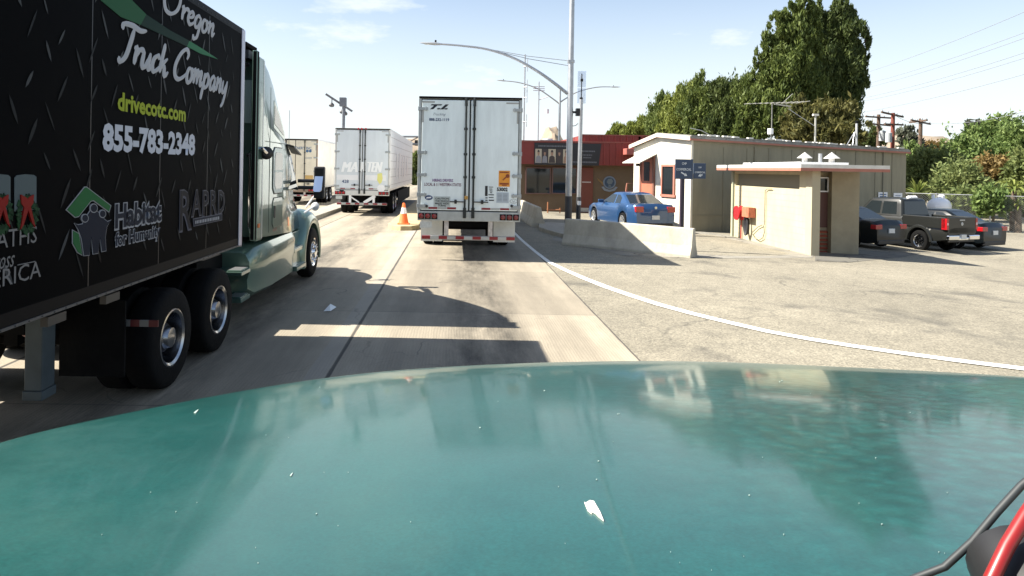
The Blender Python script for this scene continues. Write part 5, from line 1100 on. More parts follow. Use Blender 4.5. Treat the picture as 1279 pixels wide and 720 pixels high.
text('660', mat('red_small_lettering', (.3, .1, .08), .5), tr_, (xo + .001, 10.5, 1.24), Y_, Z_, .22, .05, off=.003)
# driver's door window
mb = MB(); mb.add([(CX + 1.252, 11.5, 1.9), (CX + 1.235, 12.3, 1.85), (CX + 1.1, 12.28, 2.5), (CX + 1.09, 11.95, 2.72), (CX + 1.1, 11.5, 2.78), (CX + 1.2, 11.5, 1.9), (CX + 1.18, 12.3, 1.85), (CX + 1.04, 12.28, 2.5), (CX + 1.03, 11.95, 2.72), (CX + 1.04, 11.5, 2.78)], [(0, 1, 2, 3, 4), (9, 8, 7, 6, 5), (0, 5, 6, 1), (1, 6, 7, 2), (2, 7, 8, 3), (3, 8, 9, 4), (4, 9, 5, 0)]); mb.build('door_window', M['glass'], tr_)
# mirror on two arms with small convex mirror and hood mirror
mx_ = at(398.5, 228, 12.6); mb = MB(); mb.box(mx_.x - .1, mx_.x + .11, 12.56, 12.68, mx_.z - .31, mx_.z + .31); mr = mb.build('mirror', M['black'], tr_, bevel=.03)
mb = MB(); mb.flat(rr(-.075, .085, -.2, .25, .03), (mx_.x, 12.5, mx_.z), X_, Vector((0, .55, 1)), .002, .006); mb.build('mirror_glass', mat('mirror_silver', (.9, .92, .94), .03, 1.0), mr)
mb = MB(); [mb.tube([(CX + 1.18, 12.5, mx_.z + dz), (mx_.x, 12.62, mx_.z + dz)], .034, 8) for dz in (-.1, .03)]; mb.build('mirror_arm', M['black'], mr)
h_ = at(393, 258, 13.3); mb = MB(); mb.tube([at(382, 259, 13.4), at(393, 244, 13.4)], .02, 6); mb.tube([at(380, 266, 13.2), at(392, 258, 13.3)], .02, 6); mb.lathe([(.0, -.02), (.085, 0), (.09, .03), (.05, .07), (0, .08)], h_, (.2, 1, 0), 18); mb.build('hood_mirror', M['white'], tr_, True)
mb = MB(); mb.add([(CX + 1.08, 12.0, 2.72), (CX + 1.22, 12.0, 2.68), (CX + 1.24, 12.5, 2.54), (CX + 1.05, 12.5, 2.58), (CX + 1.08, 12.0, 2.69), (CX + 1.22, 12.0, 2.65), (CX + 1.24, 12.5, 2.51), (CX + 1.05, 12.5, 2.55)], [(0, 1, 2, 3), (7, 6, 5, 4), (0, 4, 5, 1), (1, 5, 6, 2), (2, 6, 7, 3), (3, 7, 4, 0)]); mb.build('window_visor', M['black'], tr_)
# kit on the back of the sleeper
mb = MB(); g0 = at(312, 195, 9.6); mb.tube([(g0.x - .02, 9.78, 1.3), (g0.x - .02, 9.7, 1.4), (g0.x - .02, 9.7, 2.48), (g0.x + .02, 9.7, 2.56), (g0.x + .16, 9.7, 2.56), (g0.x + .2, 9.78, 2.5)], .025, 8); mb.build('grab_pipe', M['bright'], tr_, True)
mb = MB(); q_ = at(334, 181, 9.9); mb.lathe([(.0, -.04), (.1, -.02), (.1, .06), (.05, .1), (0, .1)], (xo + .05, 9.9, 2.5), (.3, -1, 0), 16); mb.tube([(xo + .05, 9.86, 2.5), (xo - .2, 9.74, 2.46)], .03, 6); mb.build('work_lamp', M['black'], tr_, True)
mb = MB(); mb.box(CX + .9, CX + 1.12, 9.6, 9.86, 3.9, 4.02); mb.box(CX + .5, CX + 1.0, 9.66, 9.84, 3.78, 3.92); mb.tube([(CX + .6, 9.7, 3.7), (CX + 1.1, 9.7, 3.82)], .03, 6); mb.box(CX + .4, CX + 1.1, 9.83, 9.848, 2.95, 3.6, 1); mb.build('roof_bracket', [M['black'], mat('pale_green_panel', (.32, .42, .38), .4, .3)], tr_)
mb = MB(); rings = [[(CX - w_, y, z - .01), (CX + w_, y, z - .01), (CX + w_, y, z + .05), (CX - w_, y, z + .05)] for y, z, w_ in ((9.55, 4.08, 1.1), (9.9, 4.05, 1.15))]; mb.loft(rings); mb.build('roof_extender', M['rubber'], tr_)
mb = MB(); mb.box(xo + .001, xo + .02, 9.66, 9.74, 1.38, 1.44); mb.build('marker_light', mat('amber_lens', (.6, .14, .02), .3), tr_)
mb = MB(); mb.box(xo + .0025, xo + .012, 9.84, 9.88, 1.2, 3.9); mb.build('bright_strip', mat('pale_metal_strip', (.6, .62, .6), .3, .6), tr_)
# frame rails, fifth wheel, rear bar with tape, tail lamps
mb = MB(); mb.box(CX - .45, CX - .33, 5.6, 14.3, .72, 1.0); mb.box(CX + .33, CX + .45, 5.6, 14.3, .72, 1.0); mb.box(CX - .5, CX + .5, 6.7, 8.0, 1.0, 1.2); mb.box(CX - .8, CX + .8, 8.6, 12.2, .5, 1.0); mb.box(CX - .9, CX + .9, 12.2, 14.2, .6, 1.1); mb.build('frame', M['dark'], tr_)
for ya in (6.74, 8.06): mb = MB(); mb.tube([(CX - 1, ya, .51), (CX + 1, ya, .51)], .1, 8); mb.build('axle', M['dark'], tr_)
mb = MB(); p0 = at(117, 403, 6.02); [mb.box(p0.x + q * .085, p0.x + (q + 1) * .085, 6.02, 6.04, p0.z - .03, p0.z + .03, q % 2) for q in range(0, 7)]; mb.build('reflective_bar', [mat('dim_red_tape', (.09, .006, .008), .5), mat('dim_white_tape', (.15, .15, .14), .5)], tr_)
for s in (-1, 1):
    mb = MB(); mb.lathe([(.05, 0), (.05, .03), (0, .04)], (CX + s * .55, 5.6, .85), -Y_, 12); mb.build('tail_light', M['darkred'], tr_, True)
    mb = MB(); mb.box(*sorted((CX + s * .6, CX + s * 1.2)), 5.95, 5.97, .35, 1.05); mb.build('mud_flap', M['rubber'], tr_)
mb = MB(); mb.box(CX - 1.15, CX + 1.15, 14.5, 14.85, .35, .72); mb.build('bumper', tg, tr_, bevel=.06)
for s in (-1, 1): mb = MB(); mb.lathe([(.0, 0), (.16, .02), (.17, .12), (.1, .2)], (CX + s * .95, 14.42, .98), Y_, 16); mb.build('headlight', M['glass'], tr_, True)
# ------------------------------------------------------------------ cars
def car(name, label, cat, spec, loc, rz, paint, group=None):
    t = thing(name, label, cat, loc, rz, group, local=True)
    L, hw = spec['L'], spec['hw']; ax = spec['axles']; ra = spec['ra']; zs = spec['sill']; top = spec['top']
    def ztop(y):
        for (a, b) in zip(top, top[1:]):
            if a[0] <= y <= b[0]: f = (y - a[0]) / max(b[0] - a[0], 1e-6); f = f * f * (3 - 2 * f) if spec.get('smooth', 1) else f; return a[1] + (b[1] - a[1]) * f
        return top[-1][1]
    ys = set(list(np.linspace(0, L, 34)))
    for a in ax:
        for q in range(15): ys.add(a - ra * math.cos(math.pi * q / 14))
    ys = sorted(ys); rings = []
    for y in ys:
        e = abs(y - L / 2) / (L / 2); w = hw * (1 - .11 * e ** 5) * (1 - (.09 if y < .12 or y > L - .12 else 0) * 0)
        zb = zs + .1 * max(0, (e - .82) / .18); zt = ztop(y)
        for a in ax:
            if abs(y - a) < ra: zb = max(zb, .33 * spec['wr'] / .335 + math.sqrt(max(ra * ra - (y - a) ** 2, 0)))
        endf = 1 - .05 * max(0, (e - .93) / .07)
        w *= endf; zm = zb + (zt - zb) * .5
        h = zt - zb; zb2 = min(zb, zt - .06)
        rings.append([(-w * .82, y, zb2), (w * .82, y, zb2), (w * .965, y, zb2 + .02), (w * .99, y, zb2 + h * .3), (w, y, zb2 + h * .6), (w * .975, y, zt - h * .14 if h * .14 > .03 else zt - .03), (w * .9, y, zt - .015), (w * .55, y, zt + .02), (0, y, zt + .03), (-w * .55, y, zt + .02), (-w * .9, y, zt - .015), (-w * .975, y, zt - h * .14 if h * .14 > .03 else zt - .03), (-w, y, zb2 + h * .6), (-w * .99, y, zb2 + h * .3), (-w * .965, y, zb2 + .02)])
    mb = MB(); mb.loft(rings); mb.build('body', paint, t, True, angle=42)
    mb = MB(); mb.box(-hw * .8, hw * .8, .25, L - .25, zs + .04, .62); mb.build('underbody', M['dark'], t)
    for a in ax:
        for s in (1, -1): wheel(t, (s * (hw - spec['ww'] / 2 - .015), a, spec['wr']), s > 0, spec['wheel'])
    # greenhouse
    g = spec['gh']; br, rr_, rf_, bf, zb, zr, wb, wr = g
    def outline(f, n=5):
        y0 = br + (rr_ - br) * f; y1 = bf + (rf_ - bf) * f; w = wb + (wr - wb) * f; z = zb + (zr - zb) * f; c = .14
        P = []
        for (cx, cy, a0) in ((w - c, y0 + c, -90), (w - c, y1 - c, 0), (-w + c, y1 - c, 90), (-w + c, y0 + c, 180)):
            for q in range(n): a = R(a0 + 90 * q / (n - 1)); P.append((cx + c * math.cos(a), cy + c * math.sin(a), z))
        return P
    rings = [outline(f) for f in (0, .35, .7, .93)]; top_ = outline(1.0); rings.append([(x * .96, (y - (rr_ + rf_) / 2) * .96 + (rr_ + rf_) / 2, z + .012) for x, y, z in top_]); rings.append([(x * .6, (y - (rr_ + rf_) / 2) * .6 + (rr_ + rf_) / 2, z + .05) for x, y, z in top_])
    mb = MB(); mb.loft(rings); mb.build('cabin', paint, t, True, angle=40)
    def gp(f, y=None, s=1): return (s * (wb + (wr - wb) * f + .004), y, zb + (zr - zb) * f)
    for s in (1, -1):
        for poly in spec['windows']:
            P0 = [gp(f, y, s) for y, f in poly]; Q = [(x - s * .05, y, z) for x, y, z in P0]; n = len(P0); mb = MB(); mb.add(P0 + Q, [tuple(range(n)), tuple(range(2 * n - 1, n - 1, -1))] + [(i, (i + 1) % n, (i + 1) % n + n, i + n) for i in range(n)]); mb.build('side_window', M['glass'], t)
    for nm, ya, yb_, in (('rear_window', br, rr_), ('windshield', bf, rf_)):
        P0 = []; so_ = -1 if nm == 'rear_window' else 1
        for f, k in ((.1, .86), (.88, .86)):
            y = ya + (yb_ - ya) * f; w = (wb + (wr - wb) * f) * k; z = zb + (zr - zb) * f; P0 += [(-w, y + so_ * .012, z + .006), (w, y + so_ * .012, z + .006)]
        P0 = [P0[0], P0[1], P0[3], P0[2]]; Q = [(x, y - so_ * .05, z - .02) for x, y, z in P0]; mb = MB(); mb.add(P0 + Q, [(0, 1, 2, 3), (7, 6, 5, 4), (0, 4, 5, 1), (1, 5, 6, 2), (2, 6, 7, 3), (3, 7, 4, 0)]); mb.build(nm, M['glass'], t)
    for s in (1, -1):
        x0, x1, z0, z1 = spec['lamp']; yl = spec.get('lampy', .02)
        mb = MB(); xa, xb = sorted((s * x0, s * x1)); mb.box(xa, xb, yl - .03, yl + .2, z0, z1)
        if 'lamps2' in spec: z2, z3 = spec['lamps2']; mb.box(xa + .01, xb - .01, yl - .035, yl - .029, z2, z3, 1)
        mb.build('tail_light', [M['red'], mat('pale_lens', (.7, .45, .42), .25)], t, bevel=.012)
        mb = MB(); mb.box(*sorted((s * (hw * .9), s * (hw + .16))), spec['mir'], spec['mir'] + .1, zb + .02, zb + .16); mb.build('mirror', spec.get('mirm', paint), t, bevel=.03)
    zp = spec['plate']; mb = MB(); mb.box(-.16, .16, -.035 + spec.get('py', 0), .05, zp - .08, zp + .08); mb.build('licence_plate', mat('white_plate', (.62, .63, .62), .4), t, bevel=.004)
    mb = MB(); mb.box(-hw * .78, hw * .78, -.02, .12, zs + .0, zs + .16); mb.build('lower_bumper', M['black'], t, bevel=.03)
    return t
sedan = dict(L=4.95, hw=.93, axles=(1.05, 4.05), ra=.40, wr=.335, ww=.225, sill=.2, wheel='car',
    top=[(0, .86), (.03, .98), (.18, 1.03), (.8, 1.05), (3.4, 1.0), (3.9, .94), (4.6, .82), (4.85, .68), (4.95, .5)],
    gh=(.55, 1.55, 2.55, 3.6, .96, 1.43, .84, .62), windows=[[(1.35, .12), (2.0, .12), (2.0, .86), (1.72, .84), (1.45, .55)], [(2.08, .12), (3.25, .12), (2.62, .86), (2.08, .86)]],
    lamp=(.5, .86, .74, .9), mir=3.05, plate=.68)
charger = dict(sedan); charger.update(top=[(0, .88), (.02, 1.04), (.1, 1.08), (.6, 1.06), (1.2, 1.1), (1.7, 1.02), (3.5, 1.0), (4.0, .96), (4.7, .86), (4.88, .7), (4.95, .5)], hw=.945,
    gh=(.62, 1.6, 2.5, 3.55, .98, 1.46, .84, .64), lamp=(.5, .83, .78, 1.0), plate=.58, wr=.36, windows=[[(1.5, .16), (2.0, .12), (2.0, .86), (1.78, .86), (1.52, .6)], [(2.1, .12), (3.22, .12), (2.58, .86), (2.1, .86)]])
blue = mat('metallic_blue_paint', (.02, .07, .18), .3, .35, .03, 3, coat=.9)
blk = mat('near_black_paint', (.003, .005, .0065), .3, .0, coat=.15, spec=.3)
a = R(10); Lc = Vector((7.9, 25.4, 0))
cb = car('parked_car', 'bright blue sedan parked behind the concrete barrier', 'car', charger, (Lc.x, Lc.y, gz(8) + .0), a, blue)
mb = MB(); mb.lathe([(.06, 0), (.05, .012), (0, .014)], (0, -.02 + .01, .96), -Y_, 14); mb.build('badge', M['chrome'], cb)
# two black sedans and a dark pickup nosed in to the drab wall
GRP = 'cars nosed in to the drab wall'
h_ = R(20); hd = Vector((-math.sin(h_), math.cos(h_), 0)); rt = Vector((math.cos(h_), math.sin(h_), 0))
def rear_from_axle(c, back): p = c - hd * back; return (p.x, p.y, gz(p.x))
c1 = car('parked_car', 'black sedan half hidden by the block outbuilding, left of the pickup', 'car', sedan, rear_from_axle(Vector((15.2, 23.9, 0)), .95), h_, blk, GRP)
c1.scale = (.9, .88, 1); c2 = copy_tree(c1); tag(c2, 'black sedan at the right of the row with its left wheel showing', 'car', GRP); c2.location = rear_from_axle(Vector((20.3, 25.6, 0)), .95); c2.rotation_euler = (0, 0, R(22))
dk = mat('graphite_truck_paint', (.016, .017, .0155), .35, .2, coat=.25, spec=.35)
pick = dict(L=5.5, hw=1.0, axles=(1.2, 4.65), ra=.47, wr=.39, ww=.27, sill=.42, wheel='pickup', smooth=0,
    top=[(0, .92), (1.95, .92), (1.96, 1.28), (4.2, 1.25), (5.2, 1.15), (5.42, 1.0), (5.5, .8)],
    gh=(1.98, 2.12, 3.7, 4.35, 1.24, 1.88, .94, .76), windows=[[(2.28, .1), (3.0, .1), (3.0, .85), (2.36, .85)], [(3.1, .1), (4.08, .1), (3.62, .85), (3.1, .85)]],
    lamp=(.86, .99, .88, 1.28), lampy=.02, lamps2=(1.04, 1.13), mir=3.75, plate=.62, py=-.06, mirm=M['black'])
p1 = car('parked_pickup', 'dark grey pickup truck with chrome rear bumper between the black sedans', 'pickup', pick, rear_from_axle(Vector((18.05, 24.4, 0)), 1.0), R(20), dk, GRP); p1.scale = (.84, .82, 1)
for s in (1, -1): mb = MB(); mb.box(*sorted((s * .99, s * .92)), .05, 1.96, .9, 1.32); mb.build('bed_side', dk, p1, bevel=.025)
mb = MB(); mb.box(-.9, .9, .0, .07, .74, 1.32); tgp = mb.build('tailgate', dk, p1, bevel=.015); mb = MB(); mb.lathe([(.07, 0), (.06, .012), (0, .015)], (0, .0, 1.08), -Y_, 16); mb.box(-.16, .16, -.008, -.0005, 1.2, 1.24); mb.build('tailgate_handle', M['steel'], tgp, True)
mb = MB(); mb.box(-.98, -.32, -.12, .02, .52, .68); mb.box(.32, .98, -.12, .02, .52, .68); mb.box(-.32, .32, -.08, .02, .5, .6); mb.build('rear_bumper', M['bright'], p1, bevel=.03)
for s in (1, -1):
    mb = MB(); rings = []
    for q in range(13): a = math.pi * q / 12; rings.append([(s * .985, 1.2 - (.49) * math.cos(a), .39 + .49 * math.sin(a)), (s * 1.035, 1.2 - .5 * math.cos(a), .39 + .5 * math.sin(a)), (s * 1.03, 1.2 - .57 * math.cos(a), .39 + .57 * math.sin(a)), (s * .985, 1.2 - .6 * math.cos(a), .39 + .6 * math.sin(a))])
    mb.loft(rings); mb.build('wheel_arch_lip', dk, p1, True, angle=50)
mb = MB(); random.seed(2)
for q in range(5): mb.lathe([(.0, -.05), (.09, -.03), (.11, .02), (.07, .07), (0, .09)], (-.1 + .13 * q, 2.3 + .02 * q, 1.93), Z_, 10)
mb.build('roof_load', M['white'], p1, True)

# ------------------------------------------------------------------ our own green hood in the foreground
hm = NG('green_metallic_hood'); tcn = hm.node('ShaderNodeTexCoord').outputs['Object']
k = hm.math('MULTIPLY', hm.rng(hm.noise(tcn, 1.9, 8, .7), .3, .7, .72, 1.22), hm.rng(hm.noise(tcn, 240, 3, .7), .3, .7, .78, 1.22))
dm = hm.node('ShaderNodeTexVoronoi', feature='SMOOTH_F1'); dm.inputs['Scale'].default_value = 46; hm.n.links.new(tcn, dm.inputs['Vector'])
sx_ = hm.node('ShaderNodeSeparateXYZ'); hm.n.links.new(tcn, sx_.inputs[0])
dim_zone = hm.math('MULTIPLY', hm.rng(sx_.outputs[0], -.25, .3, 0, 1, True), hm.rng(sx_.outputs[1], -.1, .45, 1, .1, True))   # dimpled rear right of the panel
k = hm.math('MULTIPLY', k, hm.math('ADD', 1, hm.math('MULTIPLY', dim_zone, hm.rng(dm.outputs['Distance'], .1, .6, .35, -.35))))  # dimple shading also put into the colour: light centres, dark rims
col = hm.scale((.009, .082, .073), k)
sp_ = hm.node('ShaderNodeTexVoronoi'); sp_.inputs['Scale'].default_value = 26; hm.n.links.new(tcn, sp_.inputs['Vector'])
speck = hm.math('MULTIPLY', hm.rng(sp_.outputs['Distance'], .0, .09, 1, 0), hm.rng(hm.noise(tcn, 3.3, 2), .5, .62, 0, .7))
col = hm.mix(speck, col, (.012, .05, .045, 1))
dust = hm.rng(hm.noise(tcn, 1.6, 8, .7, (1, .45, 1)), .42, .72, .02, .34, True)
col = hm.mix(dust, col, (.07, .15, .135, 1))
hm.put(hm.b.inputs['Base Color'], col); hm.b.inputs['Metallic'].default_value = .35
hm.put(hm.b.inputs['Roughness'], hm.rng(dust, 0, .3, .3, .5)); hm.b.inputs['Coat Weight'].default_value = .5; hm.b.inputs['Specular IOR Level'].default_value = .3
hm.put(hm.b.inputs['Coat Roughness'], hm.rng(hm.noise(tcn, 4, 6, .7), .3, .7, .04, .13))
fl_ = hm.noise(tcn, 520, 2)
wavy = hm.noise(tcn, 2.6, 3, .5)
hh = hm.math('ADD', hm.math('MULTIPLY', dm.outputs['Distance'], hm.math('MULTIPLY', dim_zone, 1.6)), hm.math('ADD', hm.math('MULTIPLY', fl_, .06), hm.math('MULTIPLY', wavy, 1.6)))
hm.bump(hh, .12, .008)
OWN = thing('green_truck', 'long faded green metallic truck hood filling the foreground, grimy and speckled', 'truck', (.35, 1.2, 0))
front = [(-420, 690, .62), (-260, 640, .82), (-120, 592, 1.02), (0, 551, 1.27), (50, 538, 1.4), (100, 526, 1.53), (200, 506, 1.8), (300, 487, 2.04), (400, 471, 2.2), (500, 460, 2.32), (640, 452.5, 2.42), (780, 449.5, 2.45), (900, 451, 2.42), (1000, 455, 2.34), (1100, 460, 2.22), (1190, 464.5, 2.06), (1279, 470, 1.86), (1360, 480, 1.66), (1440, 497, 1.45), (1540, 530, 1.2)]
cols = []; n = len(front); YB = .42
for i, (px, py, Yf_) in enumerate(front):
    f = at(px, py, Yf_ * .75); u_ = i / (n - 1); xb = -.8 + u_ * 2.15
    col_ = []
    out = Vector((f.x - .27, (f.y - .75), 0)).normalized()
    for dn, dz in ((.13, -1.15), (.12, -.6), (.10, -.26), (.07, -.1), (.035, -.035), (.015, -.011)): col_.append(f + out * dn + Z_ * dz)
    K = 14
    for j in range(K + 1):
        t_ = j / K; y = f.y + (YB - f.y) * t_; d = f.y - y
        # straight-ish flanks, hood narrows forward
        x = f.x + (xb - f.x) * t_
        col_.append(Vector((x, y, f.z + .15 * d + .034 * (1 - math.exp(-d / .26)))))
    cols.append(col_)
mb = MB(); m_ = len(cols[0]); V = [p for c in cols for p in c]
mb.add(V, [(i * m_ + j, (i + 1) * m_ + j, (i + 1) * m_ + j + 1, i * m_ + j + 1) for i in range(n - 1) for j in range(m_ - 1)])
hood = mb.build('hood', hm.m, OWN, True, angle=180)
bmh = bmesh.new(); bmh.from_mesh(hood.data)
bmesh.ops.recalc_face_normals(bmh, faces=bmh.faces)
if sum(f.normal.z for f in bmh.faces) < 0: bmesh.ops.reverse_faces(bmh, faces=bmh.faces)
bmh.to_mesh(hood.data); bmh.free()
sub = hood.modifiers.new('smooth', 'SUBSURF'); sub.levels = 2; sub.render_levels = 2
bpy.context.view_layer.update()
dg = bpy.context.evaluated_depsgraph_get(); bt = BVHTree.FromObject(hood, dg); off_h = woff(hood)
def on_hood(px, py):
    o_ = Vector((0, 0, CAM_H)); d = (at(px, py, 1.0) - o_).normalized()
    h, nn, _, _ = bt.ray_cast(o_ - off_h, d)
    return (h + off_h, nn) if h is not None else (None, None)
for i_, (px, py) in enumerate([(640, 590)]):
    pass
# lower body so the hood stands on something
mb = MB(); mb.box(-.45, 1.0, .5, 1.6, .4, 1.3); mb.build('engine_bay', M['dark'], OWN)
for s_ in (-.55, 1.09): wheel(OWN, (s_, .9, .51), s_ > 0, 'steer')
mb = MB(); 
h0_, n0_ = on_hood(600, 712)
gp_ = []
# dashboard corner, rubber seal and red cable by the lens at the lower right
def tubepx(pts, r, name, m, par): mb = MB(); c2 = [at(x, y, Y) for x, y, Y in pts]; mb.tube(c2, r, 12); return mb.build(name, m, par, True)
sl = thing('red_cable', 'thick glossy red cable curving up the lower right corner', 'cable', at(1240, 720, .335))
tubepx([(1218, 790, .33), (1238, 724, .335), (1258, 682, .34), (1281, 644, .345), (1312, 600, .35)], .0034, 'cable', mat('glossy_red_cable', (.2, .008, .007), .4, coat=.2), sl)
ws = thing('windshield_seal', 'black rubber seal and dash corner behind the red cable', 'seal', at(1240, 700, .37))
tubepx([(1060, 745, .385), (1130, 727, .38), (1180, 708, .375), (1215, 676, .37), (1245, 640, .37), (1275, 607, .37), (1320, 570, .37)], .0020, 'seal', mat('soft_black_rubber', (.02, .025, .028), .6), ws)
mb = MB(); c_ = at(1296, 738, .345); mb.lathe([(0, -.025), (.024, -.02), (.027, 0), (.024, .02), (0, .025)], c_, (.2, 1, .3), 20); mb.build('dash_corner', M['black'], ws, True)
# bird dropping and white specks stuck to the paint
def splat(px, py, poly, name, par=None, m=None, h=.002):
    V0, V1 = [], []
    for x, y in poly:
        p, nn = on_hood(px + x, py + y)
        if p is None: return None
        V0.append(p + nn * .0004); V1.append(p + nn * h)
    n_ = len(poly); mb = MB(); mb.add(V0 + V1, [tuple(range(n_, 2 * n_))] + [(i, (i + 1) % n_, (i + 1) % n_ + n_, i + n_) for i in range(n_)]); return mb
bd = mat('dried_dropping', (.6, .6, .55), .8, 0, .15, 60); gm = mat('dull_specks', (.26, .34, .31), .8, 0, .3, 80)
mb = splat(741, 639, [(-9, -9), (-4, -12), (1, -11), (5, -4), (9, 3), (13, 13), (7, 8), (2, 3), (-3, 1), (-6, -3)], 'x')
if mb: tag(mb.build('bird_dropping', bd, None), 'large white bird dropping on the green hood right of centre', 'dropping')
mb = splat(733, 634, [(-3, -5), (0, -3), (4, 5), (6, 9), (1, 5)], 'x')
if mb: tag(mb.build('bird_dropping', bd, None), 'thin white streak just left of the large dropping', 'dropping')
mb = MB(); random.seed(21)
for q in range(42):
    px, py = random.uniform(20, 1230), random.uniform(474, 715); r_ = random.choice([.28, .3, .35, .4, .5]); el = random.uniform(1, 2.2)
    k = 6; a0 = random.uniform(0, 3); s2 = splat(px, py, [(r_ * el * math.cos(a0 + 2 * math.pi * i / k), r_ * math.sin(a0 + 2 * math.pi * i / k)) for i in range(k)], 'x', h=.0012)
    if s2: mb.add(s2.v, s2.f)
for px, py, w_ in ((245, 514, 3), (364, 593, 2)):
    s2 = splat(px, py, [(-w_, 2), (-w_ * .3, 0), (w_, -2.2), (w_ * .6, 0), (-w_ * .2, 2.6)], 'x', h=.0012)
    if s2: mb.add(s2.v, s2.f)
tag(mb.build('dried_specks', gm, OWN), kind='stuff')

# ------------------------------------------------------------------ trees and shrubs
def leaf_mat(name, c1_, c2_, var=.45):
    g = NG(name); ge = g.node('ShaderNodeNewGeometry'); t = g.node('ShaderNodeTexCoord').outputs['Object']
    f = g.math('ADD', g.math('MULTIPLY', ge.outputs['Random Per Island'], .6), g.math('MULTIPLY', g.rng(g.noise(t, .7, 3), .35, .65, 0, 1), .4))
    col = g.mix(f, (*c1_, 1), (*c2_, 1)); g.put(g.b.inputs['Base Color'], col); g.b.inputs['Roughness'].default_value = .65; g.b.inputs['Specular IOR Level'].default_value = .25
    tl = g.node('ShaderNodeBsdfTranslucent'); g.put(tl.inputs['Color'], g.scale(col, 1.3)); m2 = g.node('ShaderNodeMixShader'); m2.inputs[0].default_value = .28
    out = g.n.nodes['Material Output']; g.n.links.new(g.b.outputs[0], m2.inputs[1]); g.n.links.new(tl.outputs[0], m2.inputs[2]); g.n.links.new(m2.outputs[0], out.inputs[0])
    return g.m
LM = dict(pine=leaf_mat('pine_needles', (.04, .068, .018), (.15, .185, .045)), pinelt=leaf_mat('bright_pine_needles', (.075, .10, .022), (.23, .26, .055)), pinedk=leaf_mat('dark_pine_needles', (.026, .046, .016), (.115, .145, .04)),
          green=leaf_mat('fresh_leaves', (.065, .115, .03), (.20, .26, .08)), limegreen=leaf_mat('light_leaves', (.085, .12, .04), (.23, .26, .095)), mid=leaf_mat('mid_leaves', (.07, .10, .032), (.20, .23, .075)), rust=leaf_mat('rusty_leaves', (.13, .10, .035), (.30, .20, .075)), grey=leaf_mat('greyish_leaves', (.05, .06, .045), (.12, .13, .09)), lime=leaf_mat('palm_fronds', (.10, .14, .03), (.26, .28, .07)))
bark = mat('brown_bark', (.10, .07, .05), .95, 0, .3, 6, .4, 20)
def cloud(blobs, n, size, upright=0.0, aspect=2.2, clump=.16, fill=.55, per_clump=26):
    """leaf-sized faces gathered in clumps on and inside ellipsoids (cx, cy, cz, rx, ry, rz)"""
    vol = np.array([b[3] * b[4] * b[5] for b in blobs]) ** .8; per = (n * vol / vol.sum()).astype(int); VV = []
    for b, k in zip(blobs, per):
        nc = max(6, k // per_clump); d = rng.normal(size=(nc, 3)); d /= np.linalg.norm(d, axis=1)[:, None]
        rad = fill + (1 - fill) * rng.random(nc) ** .6; rad *= 1 + .2 * rng.normal(size=nc)
        cc = np.array(b[:3]) + d * rad[:, None] * np.array(b[3:6])
        idx = rng.integers(0, nc, k); cs = clump * min(b[3], b[5]) * (.6 + .8 * rng.random(nc))
        p = cc[idx] + rng.normal(size=(k, 3)) * cs[idx][:, None] * np.array([1, 1, 1 + upright * 1.1]) * .6
        ax = rng.normal(size=(k, 3)); ax[:, 2] += upright * 2.4; ax += d[idx] * .7; ax /= np.linalg.norm(ax, axis=1)[:, None]
        sd_ = np.cross(ax, rng.normal(size=(k, 3))); sd_ /= np.linalg.norm(sd_, axis=1)[:, None]
        s = size * (.6 + .8 * rng.random(k))[:, None]; l = ax * s * aspect * .5; w = sd_ * s * .5
        VV.append(np.stack([p - l, p - l * .1 + w, p + l, p - l * .1 - w], 1).reshape(-1, 3))
    return np.concatenate(VV)
def crown_mesh(name, V, m, parent):
    off = woff(parent); V = V - np.array(list(off)); k = len(V) // 4; me = bpy.data.meshes.new(name)
    me.vertices.add(len(V)); me.vertices.foreach_set('co', V.astype(np.float32).ravel()); me.loops.add(4 * k); me.loops.foreach_set('vertex_index', np.arange(4 * k)); me.polygons.add(k)
    me.polygons.foreach_set('loop_start', np.arange(k) * 4); me.polygons.foreach_set('loop_total', np.full(k, 4)); me.update(calc_edges=True); me.materials.append(m)
    o = bpy.data.objects.new(name, me); C.objects.link(o); o.parent = parent; return o
def tree(name, label, px, Y, blobs_px, n, size, m, cat='tree', upright=.5, group=None, limbs=True, clump=.16, fill=.55, aspect=2.2, ybase=None, trunk=True, per_clump=26):
    """blobs_px: (px, py, half-width px, half-height px[, dY])"""
    s = F_PX / Y; b0 = at(px, 230, Y); z0 = gz(b0.x) - .1; o = thing(name, label, cat, (b0.x, Y, z0), group=group)
    bl = []
    for q in blobs_px:
        dy = q[4] if len(q) > 4 else 0; c = at(q[0], q[1], Y + dy); bl.append((c.x, Y + dy, c.z, q[2] / s, max(q[2], q[3] * .5) / s * .9, q[3] / s))
    crown_mesh('crown', cloud(bl, n, size, upright, aspect, clump, fill, per_clump), m, o)
    if trunk:
        tz = max(b[2] for b in bl); tx_ = bl[int(np.argmax([b[2] for b in bl]))]; r = .02 * (tz - z0) + .06; mb = MB()
        mid = Vector(((b0.x + tx_[0]) / 2, Y, (z0 + tz) / 2)); mb.tube([(b0.x, Y, z0 - .2), (b0.x * .7 + mid.x * .3, Y + .1, z0 * .7 + mid.z * .3), mid, (tx_[0], tx_[1], tz)], [r, r * .8, r * .55, r * .15], 9)
        for b in bl:
            k_ = max(0.12, min(.7, (b[2] - b[5] * .6 - z0) / (tz - z0 + .01) * .8)); st_ = Vector((b0.x, Y, z0)).lerp(Vector((tx_[0], tx_[1], tz)), k_); mb.tube([st_, st_.lerp(Vector(b[:3]), .5) + Z_ * .15, Vector(b[:3])], [r * .4, r * .28, r * .1], 6)
        mb.build('trunk', bark, o, True)
    return o
